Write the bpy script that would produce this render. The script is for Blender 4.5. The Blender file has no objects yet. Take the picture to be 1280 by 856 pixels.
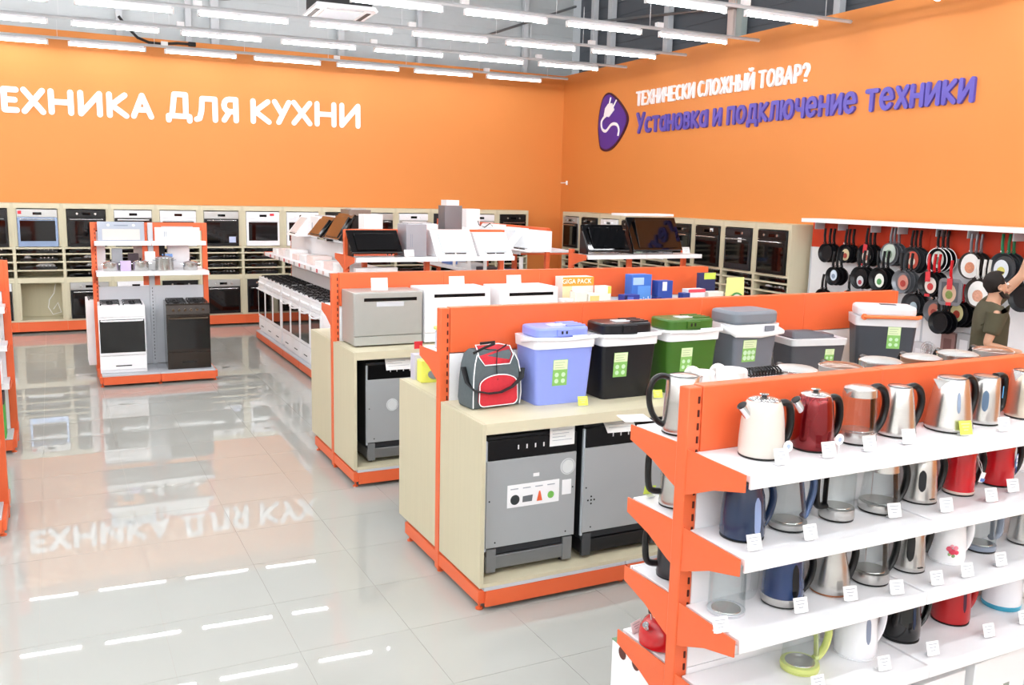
import bpy, bmesh, math, random
from mathutils import Vector, Matrix, Euler
random.seed(7)
PI = math.pi
R = math.radians
C = bpy.context.scene.collection

# ------------------------------------------------------------------ camera
FPX = 1129.95
CR = ((0.89278388, -0.44987982, 0.02334704),      # image right, in world axes
      (-0.05223445, -0.15485738, -0.98655499),    # image down
      (0.44744664, 0.87956088, -0.16175339))      # viewing direction
EYE = Vector((0, 0, 2.34))
cd = bpy.data.cameras.new('camera')
cam = bpy.data.objects.new('camera', cd)
C.objects.link(cam)
r_, d_, f_ = (Vector(v) for v in CR)
m3 = Matrix((r_, -d_, -f_)).transposed()
cam.matrix_world = Matrix.Translation(EYE) @ m3.to_4x4()
cd.sensor_width = 36.0
cd.lens = 36.0 * FPX / 1280.0
cd.clip_end = 100
cd.clip_start = 0.05
bpy.context.scene.camera = cam

# ------------------------------------------------------------------ world, view
w = bpy.data.worlds.new('world')
bpy.context.scene.world = w
w.use_nodes = True
w.node_tree.nodes['Background'].inputs[0].default_value = (0.9, 0.95, 1, 1)
w.node_tree.nodes['Background'].inputs[1].default_value = 0.3
vs = bpy.context.scene.view_settings
vs.view_transform = 'Standard'
vs.look = 'None'
vs.gamma = 1
vs.exposure = 0.42
TUBE_E = 54.0


def ray(x, y):
    a, b = (x - 640) / FPX, (y - 428) / FPX
    return r_ * a + d_ * b + f_


def onz(x, y, z):
    r = ray(x, y)
    return EYE + r * ((z - EYE.z) / r.z)


def ony(x, y, Y):
    r = ray(x, y)
    return EYE + r * (Y / r.y)


def onx(x, y, X):
    r = ray(x, y)
    return EYE + r * (X / r.x)


# ------------------------------------------------------------------ materials
def lin(h):
    out = []
    for i in (0, 2, 4):
        c = int(h[i:i + 2], 16) / 255
        out.append(c / 12.92 if c <= 0.04045 else ((c + 0.055) / 1.055) ** 2.4)
    return (*out, 1)


_M = {}


def M(h, rough=0.5, metal=0.0, var=0.04, scale=12, stretch=None, bump=0.0, coat=0.0, trans=0.0, ior=1.45, spec=0.5, name=None):
    key = (h, rough, metal, var, scale, stretch, bump, coat, trans, ior, spec)
    if key in _M:
        return _M[key]
    m = bpy.data.materials.new(name or ('mat_' + h))
    m.use_nodes = True
    nt = m.node_tree
    b = nt.nodes['Principled BSDF']
    c = lin(h)
    b.inputs['Roughness'].default_value = rough
    b.inputs['Metallic'].default_value = metal
    b.inputs['IOR'].default_value = ior
    b.inputs['Specular IOR Level'].default_value = spec
    b.inputs['Coat Weight'].default_value = coat
    b.inputs['Transmission Weight'].default_value = trans
    tc = nt.nodes.new('ShaderNodeTexCoord')
    mp = nt.nodes.new('ShaderNodeMapping')
    if stretch:
        mp.inputs['Scale'].default_value = stretch
    nz = nt.nodes.new('ShaderNodeTexNoise')
    nz.inputs['Scale'].default_value = scale
    nz.inputs['Detail'].default_value = 3
    mx = nt.nodes.new('ShaderNodeMix')
    mx.data_type = 'RGBA'
    mx.inputs[6].default_value = tuple(max(0, v * (1 - var)) for v in c[:3]) + (1,)
    mx.inputs[7].default_value = tuple(min(1, v * (1 + var)) for v in c[:3]) + (1,)
    nt.links.new(tc.outputs['Object'], mp.inputs[0])
    nt.links.new(mp.outputs[0], nz.inputs['Vector'])
    nt.links.new(nz.outputs['Fac'], mx.inputs[0])
    nt.links.new(mx.outputs[2], b.inputs['Base Color'])
    if bump:
        bp = nt.nodes.new('ShaderNodeBump')
        bp.inputs['Strength'].default_value = bump
        bp.inputs['Distance'].default_value = 0.002
        nt.links.new(nz.outputs['Fac'], bp.inputs['Height'])
        nt.links.new(bp.outputs[0], b.inputs['Normal'])
    _M[key] = m
    return m


def emit_mat(col, e):
    m = bpy.data.materials.new('tube_glow')
    m.use_nodes = True
    nt = m.node_tree
    nt.nodes.remove(nt.nodes['Principled BSDF'])
    em = nt.nodes.new('ShaderNodeEmission')
    em.inputs[0].default_value = col
    em.inputs[1].default_value = e
    nt.links.new(em.outputs[0], nt.nodes['Material Output'].inputs[0])
    return m


ORANGE = M('E8693C', 0.38, var=0.03, scale=4)
ORANGE_D = M('C8381A', 0.4, var=0.03)
WHITE = M('F1F1F4', 0.35, var=0.015)
WHITE2 = M('F6F6F8', 0.5, var=0.01)
PAPER = M('F4F4F4', 0.7, var=0.01)
GREYP = M('C9CCD2', 0.5, var=0.03)
BIRCH = M('CCC4A8', 0.55, var=0.05, scale=3, stretch=(14, 14, 0.7))
BIRCH_T = M('D4CCB0', 0.45, var=0.05, scale=3, stretch=(0.7, 14, 14))
BLACK = M('0B0B0D', 0.28, var=0.1)
BLACKM = M('161618', 0.55, var=0.1)
BGLASS = M('060608', 0.05, var=0.05, coat=0.3)
STEEL = M('CBCAC7', 0.27, 0.93, var=0.06, scale=6, stretch=(1, 1, 30))
STEELD = M('8E9092', 0.35, 0.7, var=0.05, scale=6, stretch=(1, 1, 30))
CHROME = M('E4E4E6', 0.08, 1.0, var=0.01)
SILVER = M('B9B9B7', 0.38, 0.55, var=0.04)


def thin_glass():
    m = bpy.data.materials.new('thin_clear_glass')
    m.use_nodes = True
    nt = m.node_tree
    nt.nodes.remove(nt.nodes['Principled BSDF'])
    tr = nt.nodes.new('ShaderNodeBsdfTransparent')
    tr.inputs[0].default_value = (.955, .97, .97, 1)
    gl = nt.nodes.new('ShaderNodeBsdfGlossy')
    gl.inputs['Roughness'].default_value = .02
    lw = nt.nodes.new('ShaderNodeLayerWeight')
    lw.inputs[0].default_value = .3
    pw_ = nt.nodes.new('ShaderNodeMath')
    pw_.operation = 'POWER'
    pw_.inputs[1].default_value = 2.5
    nt.links.new(lw.outputs['Facing'], pw_.inputs[0])
    fr = nt.nodes.new('ShaderNodeMath')
    fr.operation = 'MULTIPLY_ADD'
    fr.inputs[1].default_value = .45
    fr.inputs[2].default_value = .03
    nt.links.new(pw_.outputs[0], fr.inputs[0])
    mx = nt.nodes.new('ShaderNodeMixShader')
    nt.links.new(fr.outputs[0], mx.inputs[0])
    nt.links.new(tr.outputs[0], mx.inputs[1])
    nt.links.new(gl.outputs[0], mx.inputs[2])
    nt.links.new(mx.outputs[0], nt.nodes['Material Output'].inputs[0])
    return m


GLASS = thin_glass()
PANELG = M('B6BABD', 0.42, 0.35, var=0.05, scale=3)
YTAG = M('DDF05A', 0.6, var=0.02)
INK = M('A9AEB8', 0.7, var=0.02)
SLOTM = M('4A1408', 0.7)
HOLE = M('55585E', 0.7)


# ------------------------------------------------------------------ mesh builder
class MB:
    def __init__(s):
        s.v = []
        s.f = []

    def add(s, vs_, fs):
        n = len(s.v)
        s.v += [tuple(p) for p in vs_]
        s.f += [tuple(i + n for i in f) for f in fs]
        return s

    def box(s, x0, x1, y0, y1, z0, z1):
        return s.add([(x0, y0, z0), (x1, y0, z0), (x1, y1, z0), (x0, y1, z0), (x0, y0, z1), (x1, y0, z1), (x1, y1, z1), (x0, y1, z1)],
                     [(3, 2, 1, 0), (4, 5, 6, 7), (0, 1, 5, 4), (1, 2, 6, 5), (2, 3, 7, 6), (3, 0, 4, 7)])

    def hexa(s, b, t):   # bottom quad, top quad, both counter-clockwise from above
        return s.add(list(b) + list(t), [(3, 2, 1, 0), (4, 5, 6, 7), (0, 1, 5, 4), (1, 2, 6, 5), (2, 3, 7, 6), (3, 0, 4, 7)])

    def obox(s, c, size, rot):
        e = Euler(rot).to_matrix()
        hx, hy, hz = (q / 2 for q in size)
        P = [Vector(c) + e @ Vector(p) for p in ((-hx, -hy, -hz), (hx, -hy, -hz), (hx, hy, -hz), (-hx, hy, -hz), (-hx, -hy, hz), (hx, -hy, hz), (hx, hy, hz), (-hx, hy, hz))]
        return s.add(P, [(3, 2, 1, 0), (4, 5, 6, 7), (0, 1, 5, 4), (1, 2, 6, 5), (2, 3, 7, 6), (3, 0, 4, 7)])

    def lathe(s, prof, n=32, c=(0, 0, 0), caps=True, axis='z', sx=1, sy=1):
        vs_, fs = [], []
        k = len(prof)
        for i in range(n):
            a = 2 * PI * i / n
            for (r, z) in prof:
                p = (r * math.cos(a) * sx, r * math.sin(a) * sy, z)
                if axis == 'y':
                    p = (p[0], -p[2], p[1])
                elif axis == 'x':
                    p = (p[2], p[1], -p[0])
                vs_.append((p[0] + c[0], p[1] + c[1], p[2] + c[2]))
        for i in range(n):
            j = (i + 1) % n
            for q in range(k - 1):
                fs.append((i * k + q, j * k + q, j * k + q + 1, i * k + q + 1))
        if caps:
            fs.append(tuple(i * k for i in range(n))[::-1])
            fs.append(tuple(i * k + k - 1 for i in range(n)))
        return s.add(vs_, fs)

    def cyl(s, c, r, h, n=20, axis='z', r2=None):
        return s.lathe([(r, 0), (r if r2 is None else r2, h)], n, c, True, axis)

    def tube(s, pts, rx, ry=None, n=8, closed=False, up=(0, 1, 0)):
        ry = rx if ry is None else ry
        pts = [Vector(p) for p in pts]
        vs_, fs = [], []
        k = len(pts)
        upv = Vector(up)
        for i, p in enumerate(pts):
            if closed:
                t = pts[(i + 1) % k] - pts[i - 1]
            else:
                t = pts[min(i + 1, k - 1)] - pts[max(i - 1, 0)]
            t.normalize()
            b = upv - t * upv.dot(t)
            if b.length < 1e-4:
                b = Vector((1, 0, 0)) - t * t.x
            b.normalize()
            nn = t.cross(b)
            for j in range(n):
                a = 2 * PI * j / n
                vs_.append(p + nn * (math.cos(a) * rx) + b * (math.sin(a) * ry))
        for i in range(k if closed else k - 1):
            i2 = (i + 1) % k
            for j in range(n):
                j2 = (j + 1) % n
                fs.append((i * n + j, i * n + j2, i2 * n + j2, i2 * n + j))
        if not closed:
            fs.append(tuple(range(n))[::-1])
            fs.append(tuple((k - 1) * n + j for j in range(n)))
        return s.add(vs_, fs)

    def prism(s, poly, d0, d1, plane='xz'):
        """extrude a 2-D polygon (ccw) between d0 and d1 along the third axis"""
        n = len(poly)

        def P(a, b, d):
            return {'xz': (a, d, b), 'yz': (d, a, b), 'xy': (a, b, d)}[plane]
        vs_ = [P(a, b, d0) for a, b in poly] + [P(a, b, d1) for a, b in poly]
        fs = [tuple(range(n)), tuple(range(n, 2 * n))[::-1]]
        for i in range(n):
            j = (i + 1) % n
            fs.append((i, i + n, j + n, j))
        return s.add(vs_, fs)

    def build(s, name, mat, parent=None, loc=None, bevel=0, seg=2, smooth=True, sub=0, label=None, kind=None, rot=None, stuff=False):
        me = bpy.data.meshes.new(name)
        me.from_pydata([tuple(v) for v in s.v], [], s.f)
        bm = bmesh.new()
        bm.from_mesh(me)
        bmesh.ops.recalc_face_normals(bm, faces=bm.faces)
        bm.to_mesh(me)
        bm.free()
        if smooth:
            me.polygons.foreach_set('use_smooth', [True] * len(me.polygons))
            me.set_sharp_from_angle(angle=R(38))
        me.materials.append(mat)
        o = bpy.data.objects.new(name, me)
        C.objects.link(o)
        if parent:
            o.parent = parent
        if loc:
            o.location = loc
        if rot:
            o.rotation_euler = rot
        if bevel:
            b = o.modifiers.new('bevel', 'BEVEL')
            b.width = bevel
            b.segments = seg
            b.limit_method = 'ANGLE'
            b.angle_limit = R(40)
        if sub:
            q = o.modifiers.new('sub', 'SUBSURF')
            q.levels = q.render_levels = sub
        if label:
            o['label'] = label
        if kind:
            o['kind'] = kind
        if stuff:
            o['kind'] = 'stuff'
        return o


def thing(name, label, cat, loc=(0, 0, 0), rz=0, group=None, rot=None):
    o = bpy.data.objects.new(name, None)
    C.objects.link(o)
    o.empty_display_size = 0.05
    o.location = loc
    o.rotation_euler = rot if rot else (0, 0, rz)
    o['label'] = label
    o['category'] = cat
    if group:
        o['group'] = group
    return o


def tag(o, label, cat, group=None):
    o['label'] = label
    o['category'] = cat
    if group:
        o['group'] = group
    return o


def kids(o):
    return [c for c in o.children]


def dup(root, loc, rz, label, group=None):
    def cp(o, parent):
        c = o.copy()
        C.objects.link(c)
        c.parent = parent
        for ch in list(o.children):
            cp(ch, c)
        return c
    c = cp(root, None)
    c.location = loc
    c.rotation_euler = (0, 0, rz)
    c['label'] = label
    if group:
        c['group'] = group
    return c


def arc(cx, cz, rx, rz, a0, a1, n=8):
    return [(cx + rx * math.cos(R(a0 + (a1 - a0) * i / n)), cz + rz * math.sin(R(a0 + (a1 - a0) * i / n))) for i in range(n + 1)]


ORD = ['first', 'second', 'third', 'fourth', 'fifth', 'sixth', 'seventh', 'eighth', 'ninth', 'tenth', 'eleventh', 'twelfth', 'thirteenth', 'fourteenth', 'fifteenth', 'sixteenth', 'seventeenth', 'eighteenth', 'nineteenth', 'twentieth']


def text_mesh(txt, size, mat, name, parent, loc, rot=(PI / 2, 0, 0), ext=0.0006, off=0.0):
    cu = bpy.data.curves.new('txt', 'FONT')
    cu.body = txt
    cu.size = size
    cu.extrude = ext
    cu.offset = off
    cu.align_x = 'CENTER'
    cu.align_y = 'CENTER'
    cu.resolution_u = 2
    t = bpy.data.objects.new('txt', cu)
    me = bpy.data.meshes.new_from_object(t)
    bpy.data.objects.remove(t)
    me.materials.clear()
    me.materials.append(mat)
    o = bpy.data.objects.new(name, me)
    C.objects.link(o)
    o.parent = parent
    o.location = loc
    o.rotation_euler = rot
    return o


# ------------------------------------------------------------------ large structure
def wallmat(h, rough=0.6):
    return M(h, rough, var=0.02, scale=1.5, bump=0.05)


WALLO = wallmat('DD8A45', 0.6)
FLOORM = M('B3B4AE', 0.014, var=0.04, scale=1.3, spec=0.5)
GROUT = M('A9A39A', 0.6, var=0.05)

# floor: grout bed, 60 cm tiles laid one by one in the open part, the rest joined
fl = MB().box(-12, 10.4, -6, 17.2, -0.05, -0.002).build('floor', GROUT, kind='structure')
TP, TY = 0.597, 0.6035
tile_me = MB().box(-TP / 2 + 0.0012, TP / 2 - 0.0012, -TY / 2 + 0.0012, TY / 2 - 0.0012, -0.002, 0.0)
t0 = tile_me.build('tile', FLOORM, fl)
first = True
rest = MB()
for i in range(-19, 17):
    for j in range(-17, 22):
        x = 0.424 + (i + 0.5) * TP
        y = 4.32 + (j + 0.5) * TY
        if not (-12 < x < 10.4 and -6 < y < 17.2):
            continue
        near = (-1.0 < x < 3.4 and 2.4 < y < 16.2) and abs(ray(0, 0).x) > 0
        # keep only the tiles in front of the camera as single parts
        c = Vector((x, y, 0)) - EYE
        d = c.dot(f_)
        if near and d > 0.5:
            px = 640 + FPX * c.dot(r_) / d
            py = 428 + FPX * c.dot(d_) / d
            near = -90 < px < 1300 and py < 960
        if near and d > 0.5:
            if first:
                t0.location = (x, y, 0)
                first = False
            else:
                o = t0.copy()
                C.objects.link(o)
                o.location = (x, y, 0)
        else:
            rest.box(x - TP / 2 + .0012, x + TP / 2 - .0012, y - TY / 2 + .0012, y + TY / 2 - .0012, -0.002, 0.0)
rest.build('tile_field', FLOORM, fl, stuff=True, smooth=False)

WT = 4.72                                   # top edge of the orange partitions
RA = math.atan(0.04)                        # the right-hand wall is turned by this much


def wx(Y, off=0.0):                         # x of the right wall face at depth Y
    return 9.42 + 0.04 * (Y - 16.45) + off


MB().box(-12, 9.5, 16.45, 16.6, 0, WT).build('wall_back', WALLO, kind='structure')
MB().hexa([(wx(-6), -6, 0), (wx(-6, .15), -6, 0), (wx(16.6, .15), 16.6, 0), (wx(16.6), 16.6, 0)],
          [(wx(-6), -6, WT), (wx(-6, .15), -6, WT), (wx(16.6, .15), 16.6, WT), (wx(16.6), 16.6, WT)]).build('wall_right', WALLO, kind='structure')
MB().box(-12.2, -12, -6, 17.3, 0, 8).build('wall_left', wallmat('E9E7E4'), kind='structure')
MB().box(-12.2, 10.4, -6.2, -6, 0, 8).build('wall_front', wallmat('E9E7E4'), kind='structure')
MB().box(-12.2, 10.6, -6.2, 17.3, 8, 8.1).build('ceiling', wallmat('8D9196'), kind='structure')
# outer building skin seen above the partitions: ribbed metal panels
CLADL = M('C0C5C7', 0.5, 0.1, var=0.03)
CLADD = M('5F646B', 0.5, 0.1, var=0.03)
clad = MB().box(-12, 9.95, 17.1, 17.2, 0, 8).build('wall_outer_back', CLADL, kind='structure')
for k in range(14):
    z = 4.55 + k * 0.26
    MB().box(-12, 9.95, 17.085, 17.1, z, z + 0.235).build('panel', CLADL, clad)
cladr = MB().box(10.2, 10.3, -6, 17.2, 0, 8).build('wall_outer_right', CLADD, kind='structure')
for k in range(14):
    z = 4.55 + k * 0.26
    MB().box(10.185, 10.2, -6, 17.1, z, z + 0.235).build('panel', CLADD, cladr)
# steel columns standing in front of the skin
COLM = M('C9CCD0', 0.5, var=0.02)
cols = [(150, 16.95, .10, 'faint white steel column above the long white sign, left of the drooping cable'),
        (236, 16.95, .10, 'slim pale steel column above the left end of the orange back wall'),
        (269, 16.95, .14, 'wider pale steel column beside a slim one above the back wall'),
        (426, 16.95, .12, 'pale steel column below the ceiling air conditioner'),
        (524, 16.95, .09, 'pale steel column right of the ceiling air conditioner'),
        (656, 16.95, .10, 'pale steel column above the corner end of the back wall')]
for px, Y, wd, lb in cols:
    X = ony(px, 60, Y).x
    tag(MB().box(X - wd / 2, X + wd / 2, Y - .05, Y + .05, 4.4, 7.99).build('steel_column', COLM, bevel=.005), lb, 'column')
colr = [(742, 50, .10, 'thin grey steel column nearest the corner on the dark side'),
        (764, 40, .14, 'light grey steel column just right of a thinner one above the right wall'),
        (835, 30, .14, 'light grey steel column in the middle of the dark skin above the right wall'),
        (916, 20, .14, 'pinkish white steel column of the pair at the right end of the lamps'),
        (927, 20, .14, 'greenish grey steel column of the pair at the right end of the lamps'),
        (1049, 5, .12, 'grey steel column farthest right at the top edge of the right wall')]
for px, py, wd, lb in colr:
    P = onx(px, py, 10.05)
    m = M('E2CFC8', .5) if 'pinkish' in lb else (M('A9B3B0', .5) if 'greenish' in lb else COLM)
    tag(MB().box(10.0, 10.12, P.y - wd / 2, P.y + wd / 2, 4.3, 7.99).build('steel_column', m, bevel=.005), lb, 'column')
# diagonal braces
for (a, b), lb in (((( 600, 47), (720, 8)), 'grey diagonal brace rod above the corner between two columns'), (((720, 30), (925, 8)), 'thin grey cross rod in the dark gap above the right wall')):
    A = ony(*a, 16.8) if a[0] < 700 else onx(*a, 9.95)
    B = ony(*b, 16.8) if a[0] < 700 else onx(*b, 9.95)
    tag(MB().tube([A, B], .025, n=8).build('brace_rod', STEELD), lb, 'brace')

# ------------------------------------------------------------------ tube lights on rails
GLOW = emit_mat((0.965, 0.985, 1.0, 1), TUBE_E)
GLOWW = emit_mat((0.965, 0.985, 1.0, 1), TUBE_E * 0.3)      # weaker lamps of the row beside the back wall
GLOWN = emit_mat((0.965, 0.985, 1.0, 1), TUBE_E * 1.6)      # unseen front rows, added for lighting and boosted to brighten the near shelves
RAILM = M('D0D2D4', 0.45, 0.2)
HL = 4.454
rows = [(16.04, -.060), (14.03, -.060), (12.36, -.058), (10.47, -.030), (8.66, -.012), (6.85, 0), (5.0, 0), (3.2, 0), (1.4, 0), (-.4, 0), (-2.2, 0), (-4.2, 0)]
rname = ['row nearest the back wall', 'second row from the back wall', 'third row from the back wall', 'fourth row from the back wall', 'fifth row from the back wall', 'sixth row from the back wall', 'seventh row from the back wall']
lamp0 = None
for ri, (Y0, sl) in enumerate(rows):
    if ri == 0:
        xs0 = -2.376
    ang = math.atan(sl)
    x_start = 0.39 - 1.383 * 2 if ri < 4 else 0.39 - 1.383 * 2
    visn = 0
    off = MB()
    k0 = -8
    for k in range(k0, 6):
        x = 0.39 + 1.383 * k
        xc = x + .53
        yc = Y0 + sl * xc
        c = Vector((xc, yc, HL)) - EYE
        d = c.dot(f_)
        px = py = -999
        if d > 1:
            px, py = 640 + FPX * c.dot(r_) / d, 428 + FPX * c.dot(d_) / d
        if -60 < px < 1340 and py > -14:
            lb = 'glowing white tube lamp, %s from the left in the %s' % (ORD[visn], rname[ri])
            visn += 1
            if lamp0 is None:
                lamp0 = thing('tube_lamp', lb, 'lamp', (xc, yc, HL), ang, 'tube lamps hanging in rows under the ceiling')
                MB().lathe([(.004, -.53), (.014, -.525), (.014, .525), (.004, .53)], 10, axis='x').build('tube', GLOWW, lamp0)
                tube2 = lamp0.children[0].data.copy()
                tube2.materials[0] = GLOW
                MB().prism([(-.035, .022), (.035, .022), (.022, .06), (-.022, .06)], -.53, .53, 'yz').build('housing', WHITE, lamp0)
                for s in (-1, 1):
                    MB().box(s * .545 - .012, s * .545 + .012, -.02, .02, -.022, .05).build('end_cap', WHITE2, lamp0)
            else:
                o = dup(lamp0, (xc, yc, HL), ang, lb)
                if ri > 0:
                    for c_ in o.children:
                        if c_.name.startswith('tube'):
                            c_.data = tube2 if 'tube2' in globals() else c_.data
        else:
            off.lathe([(.004, -.53), (.014, -.525), (.014, .525), (.004, .53)], 8, c=(xc, yc, HL), axis='x')
    if off.v:
        o = off.build('tube_lamp_row', GLOWW if ri == 0 else (GLOW if ri < 6 else GLOWN))
        tag(o, 'tube lamps of the %s that continue outside the picture' % (ORD[ri] + ' ceiling row'), 'lamp')
        o['kind'] = 'stuff'
    # carrying rail with hangers
    if ri < 6:
        xa, xb = -11, 8.95
        ya, yb = Y0 + sl * xa, Y0 + sl * xb
        rl = thing('light_rail', 'thin grey metal rail carrying the %s of tube lamps' % rname[ri].replace('row', 'row', 1), 'rail', (0, 0, 0))
        MB().tube([(xa, ya, HL + .085), (xb, yb, HL + .085)], .022, .022, 4).build('rail', RAILM, rl)
        for k in range(-3, 7):
            x = 0.22 + 1.383 * k
            y = Y0 + sl * x
            MB().box(x - .003, x + .003, y - .003, y + .003, HL + .1, HL + .62 if k % 2 else HL + .35).build('hanger', RAILM, rl)
            if k % 2:
                MB().box(x + .1, x + .2, y - .03, y + .03, HL + .1, HL + .16).build('junction_box', WHITE2, rl)

# air conditioner cassette
AC = thing('air_conditioner', 'square white ceiling air conditioner cassette with louvre slots between the tube rows', 'air conditioner', (3.72, 12.88, 4.75), R(-3))
MB().box(-.36, .36, -.44, .44, .06, .42).build('casing', BLACKM, AC)
MB().hexa([(-.43, -.5, 0), (.43, -.5, 0), (.43, .5, 0), (-.43, .5, 0)], [(-.4, -.47, .06), (.4, -.47, .06), (.4, .47, .06), (-.4, .47, .06)]).build('front_panel', WHITE, AC)
gr = MB().box(-.27, .27, -.32, .32, -.008, .002).build('grille', M('D5D3CE', .5), AC)
for k in range(12):
    MB().box(-.26, .26, -.3 + k * .053, -.28 + k * .053, -.014, -.008).build('slat', GREYP, gr)
for s in (-1, 1):
    MB().box(s * .35 - .03, s * .35 + .03, -.3, .3, -.006, .004).build('louvre', BLACKM, AC)
    MB().box(-.25, .25, s * .41 - .03, s * .41 + .03, -.006, .004).build('louvre', GREYP, AC)
for sx in (-.3, .3):
    for sy in (-.38, .38):
        MB().cyl((sx, sy, .42), .008, 2.8, 6).build('hanging_rod', RAILM, AC)
# black lamp disc on the top edge, drooping cable
P = ony(274, -3, 11)
o = MB().lathe([(.02, .05), (.14, .03), (.15, 0), (.02, -.01)], 24, c=P).build('ceiling_disc', BLACKM)
tag(o, 'flat black disc hanging at the top edge, right of the second tube lamp', 'fixture')
pts = [ony(148, 20, 16.2), ony(158, 33, 16.2), ony(172, 47, 16.2), ony(186, 53, 16.2), ony(202, 55, 16.2), ony(222, 54, 16.2), ony(240, 55.5, 16.2)]
t = thing('drooping_cable', 'black cable drooping below the tube lamps with a thick plug end', 'cable', pts[0])
MB().tube([p - pts[0] for p in pts], .022, n=6).build('cord', BLACKM, t)
MB().obox(pts[-1] - pts[0], (.12, .06, .07), (0, 0, 0)).build('plug', BLACKM, t, bevel=.01)
# small white camera on the wall corner
P = ony(709, 231, 16.2)
t = thing('security_camera', 'tiny white security camera on the wall by the corner above the cabinets', 'camera', P)
MB().cyl((0, 0, 0), .03, .08, 12).build('camera_body', WHITE, t)
MB().box(-.012, .012, 0, .25, .03, .05).build('wall_arm', WHITE, t)

# ------------------------------------------------------------------ lettering drawn with round strokes
GLY = {
    'Т': (.72, [[(0, 1), (.72, 1)], [(.36, 1), (.36, 0)]]),
    'Е': (.58, [[(.58, 1), (0, 1), (0, 0), (.58, 0)], [(0, .5), (.5, .5)]]),
    'Х': (.72, [[(0, 1), (.72, 0)], [(0, 0), (.72, 1)]]),
    'Н': (.66, [[(0, 1), (0, 0)], [(.66, 1), (.66, 0)], [(0, .5), (.66, .5)]]),
    'И': (.68, [[(0, 1), (0, 0), (.68, 1), (.68, 0)]]),
    'Й': (.68, [[(0, 1), (0, 0), (.68, 1), (.68, 0)], [(.18, 1.3), (.34, 1.2), (.5, 1.3)]]),
    'К': (.64, [[(0, 1), (0, 0)], [(.6, 1), (.08, .5), (.64, 0)]]),
    'А': (.76, [[(0, 0), (.38, 1), (.76, 0)], [(.14, .32), (.62, .32)]]),
    'Д': (.9, [[(0, -.2), (0, 0), (.9, 0), (.9, -.2)], [(.14, 0), (.26, 1), (.74, 1), (.74, 0)]]),
    'Л': (.76, [[(0, 0), (.12, .05), (.2, .4), (.24, 1), (.76, 1), (.76, 0)]]),
    'Я': (.6, [[(.6, 0), (.6, 1), (.28, 1)] + arc(.28, .71, .26, .29, 90, 270, 6)[1:] + [(.6, .42)], [(.28, .4), (.02, 0)]]),
    'У': (.72, [[(0, 1), (.38, .38)], [(.72, 1), (.2, 0)]]),
    'Ч': (.6, [[(0, 1), (0, .68)] + arc(.25, .68, .25, .25, 180, 270, 5)[1:] + [(.6, .43)], [(.6, 1), (.6, 0)]]),
    'С': (.66, [arc(.4, .5, .4, .5, 52, 308, 12)]),
    'О': (.8, [arc(.4, .5, .4, .5, 0, 360, 18)]),
    'Ж': (1.0, [[(.5, 1), (.5, 0)], [(.02, 1), (.45, .5), (0, 0)], [(.98, 1), (.55, .5), (1, 0)]]),
    'Ы': (.84, [[(0, 1), (0, 0), (.28, 0)] + arc(.28, .29, .24, .29, -90, 90, 6)[1:] + [(0, .58)], [(.84, 1), (.84, 0)]]),
    'В': (.58, [[(0, 0), (0, 1), (.28, 1)] + arc(.28, .77, .22, .23, 90, -90, 6)[1:] + [(0, .54)], [(.28, .54)] + arc(.3, .27, .28, .27, 90, -90, 6) + [(0, 0)]]),
    'Р': (.58, [[(0, 0), (0, 1), (.28, 1)] + arc(.28, .72, .28, .28, 90, -90, 6)[1:] + [(0, .44)]]),
    '?': (.5, [arc(.25, .74, .25, .26, 165, -60, 8) + [(.25, .3)], [(.25, .02), (.25, .0)]]),
    'с': (.5, [arc(.3, .36, .3, .36, 50, 310, 10)]),
    'т': (.56, [[(0, .72), (.56, .72)], [(.28, .72), (.28, 0)]]),
    'а': (.54, [arc(.27, .34, .27, .34, 0, 360, 12), [(.54, .72), (.54, 0)]]),
    'н': (.5, [[(0, .72), (0, 0)], [(.5, .72), (.5, 0)], [(0, .36), (.5, .36)]]),
    'о': (.6, [arc(.3, .36, .3, .36, 0, 360, 14)]),
    'в': (.46, [[(0, 0), (0, .72), (.24, .72)] + arc(.24, .55, .18, .17, 90, -90, 5)[1:] + [(0, .38)], [(.24, .38)] + arc(.25, .19, .21, .19, 90, -90, 5) + [(0, 0)]]),
    'к': (.48, [[(0, .72), (0, 0)], [(.46, .72), (.06, .36), (.48, 0)]]),
    'и': (.52, [[(0, .72), (0, 0), (.52, .72), (.52, 0)]]),
    'п': (.5, [[(0, 0), (0, .72), (.5, .72), (.5, 0)]]),
    'д': (.66, [[(0, -.18), (0, 0), (.66, 0), (.66, -.18)], [(.1, 0), (.18, .72), (.54, .72), (.54, 0)]]),
    'л': (.56, [[(0, 0), (.1, .05), (.16, .72), (.56, .72), (.56, 0)]]),
    'ю': (.78, [[(0, .72), (0, 0)], [(0, .36), (.2, .36)], arc(.5, .36, .27, .36, 0, 360, 12)]),
    'ч': (.46, [[(0, .72), (0, .5)] + arc(.2, .5, .2, .2, 180, 270, 4)[1:] + [(.46, .3)], [(.46, .72), (.46, 0)]]),
    'е': (.56, [[(.02, .38), (.56, .38)] + arc(.28, .36, .28, .36, 5, 320, 12)]),
    'х': (.5, [[(0, .72), (.5, 0)], [(0, 0), (.5, .72)]]),
}


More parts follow.
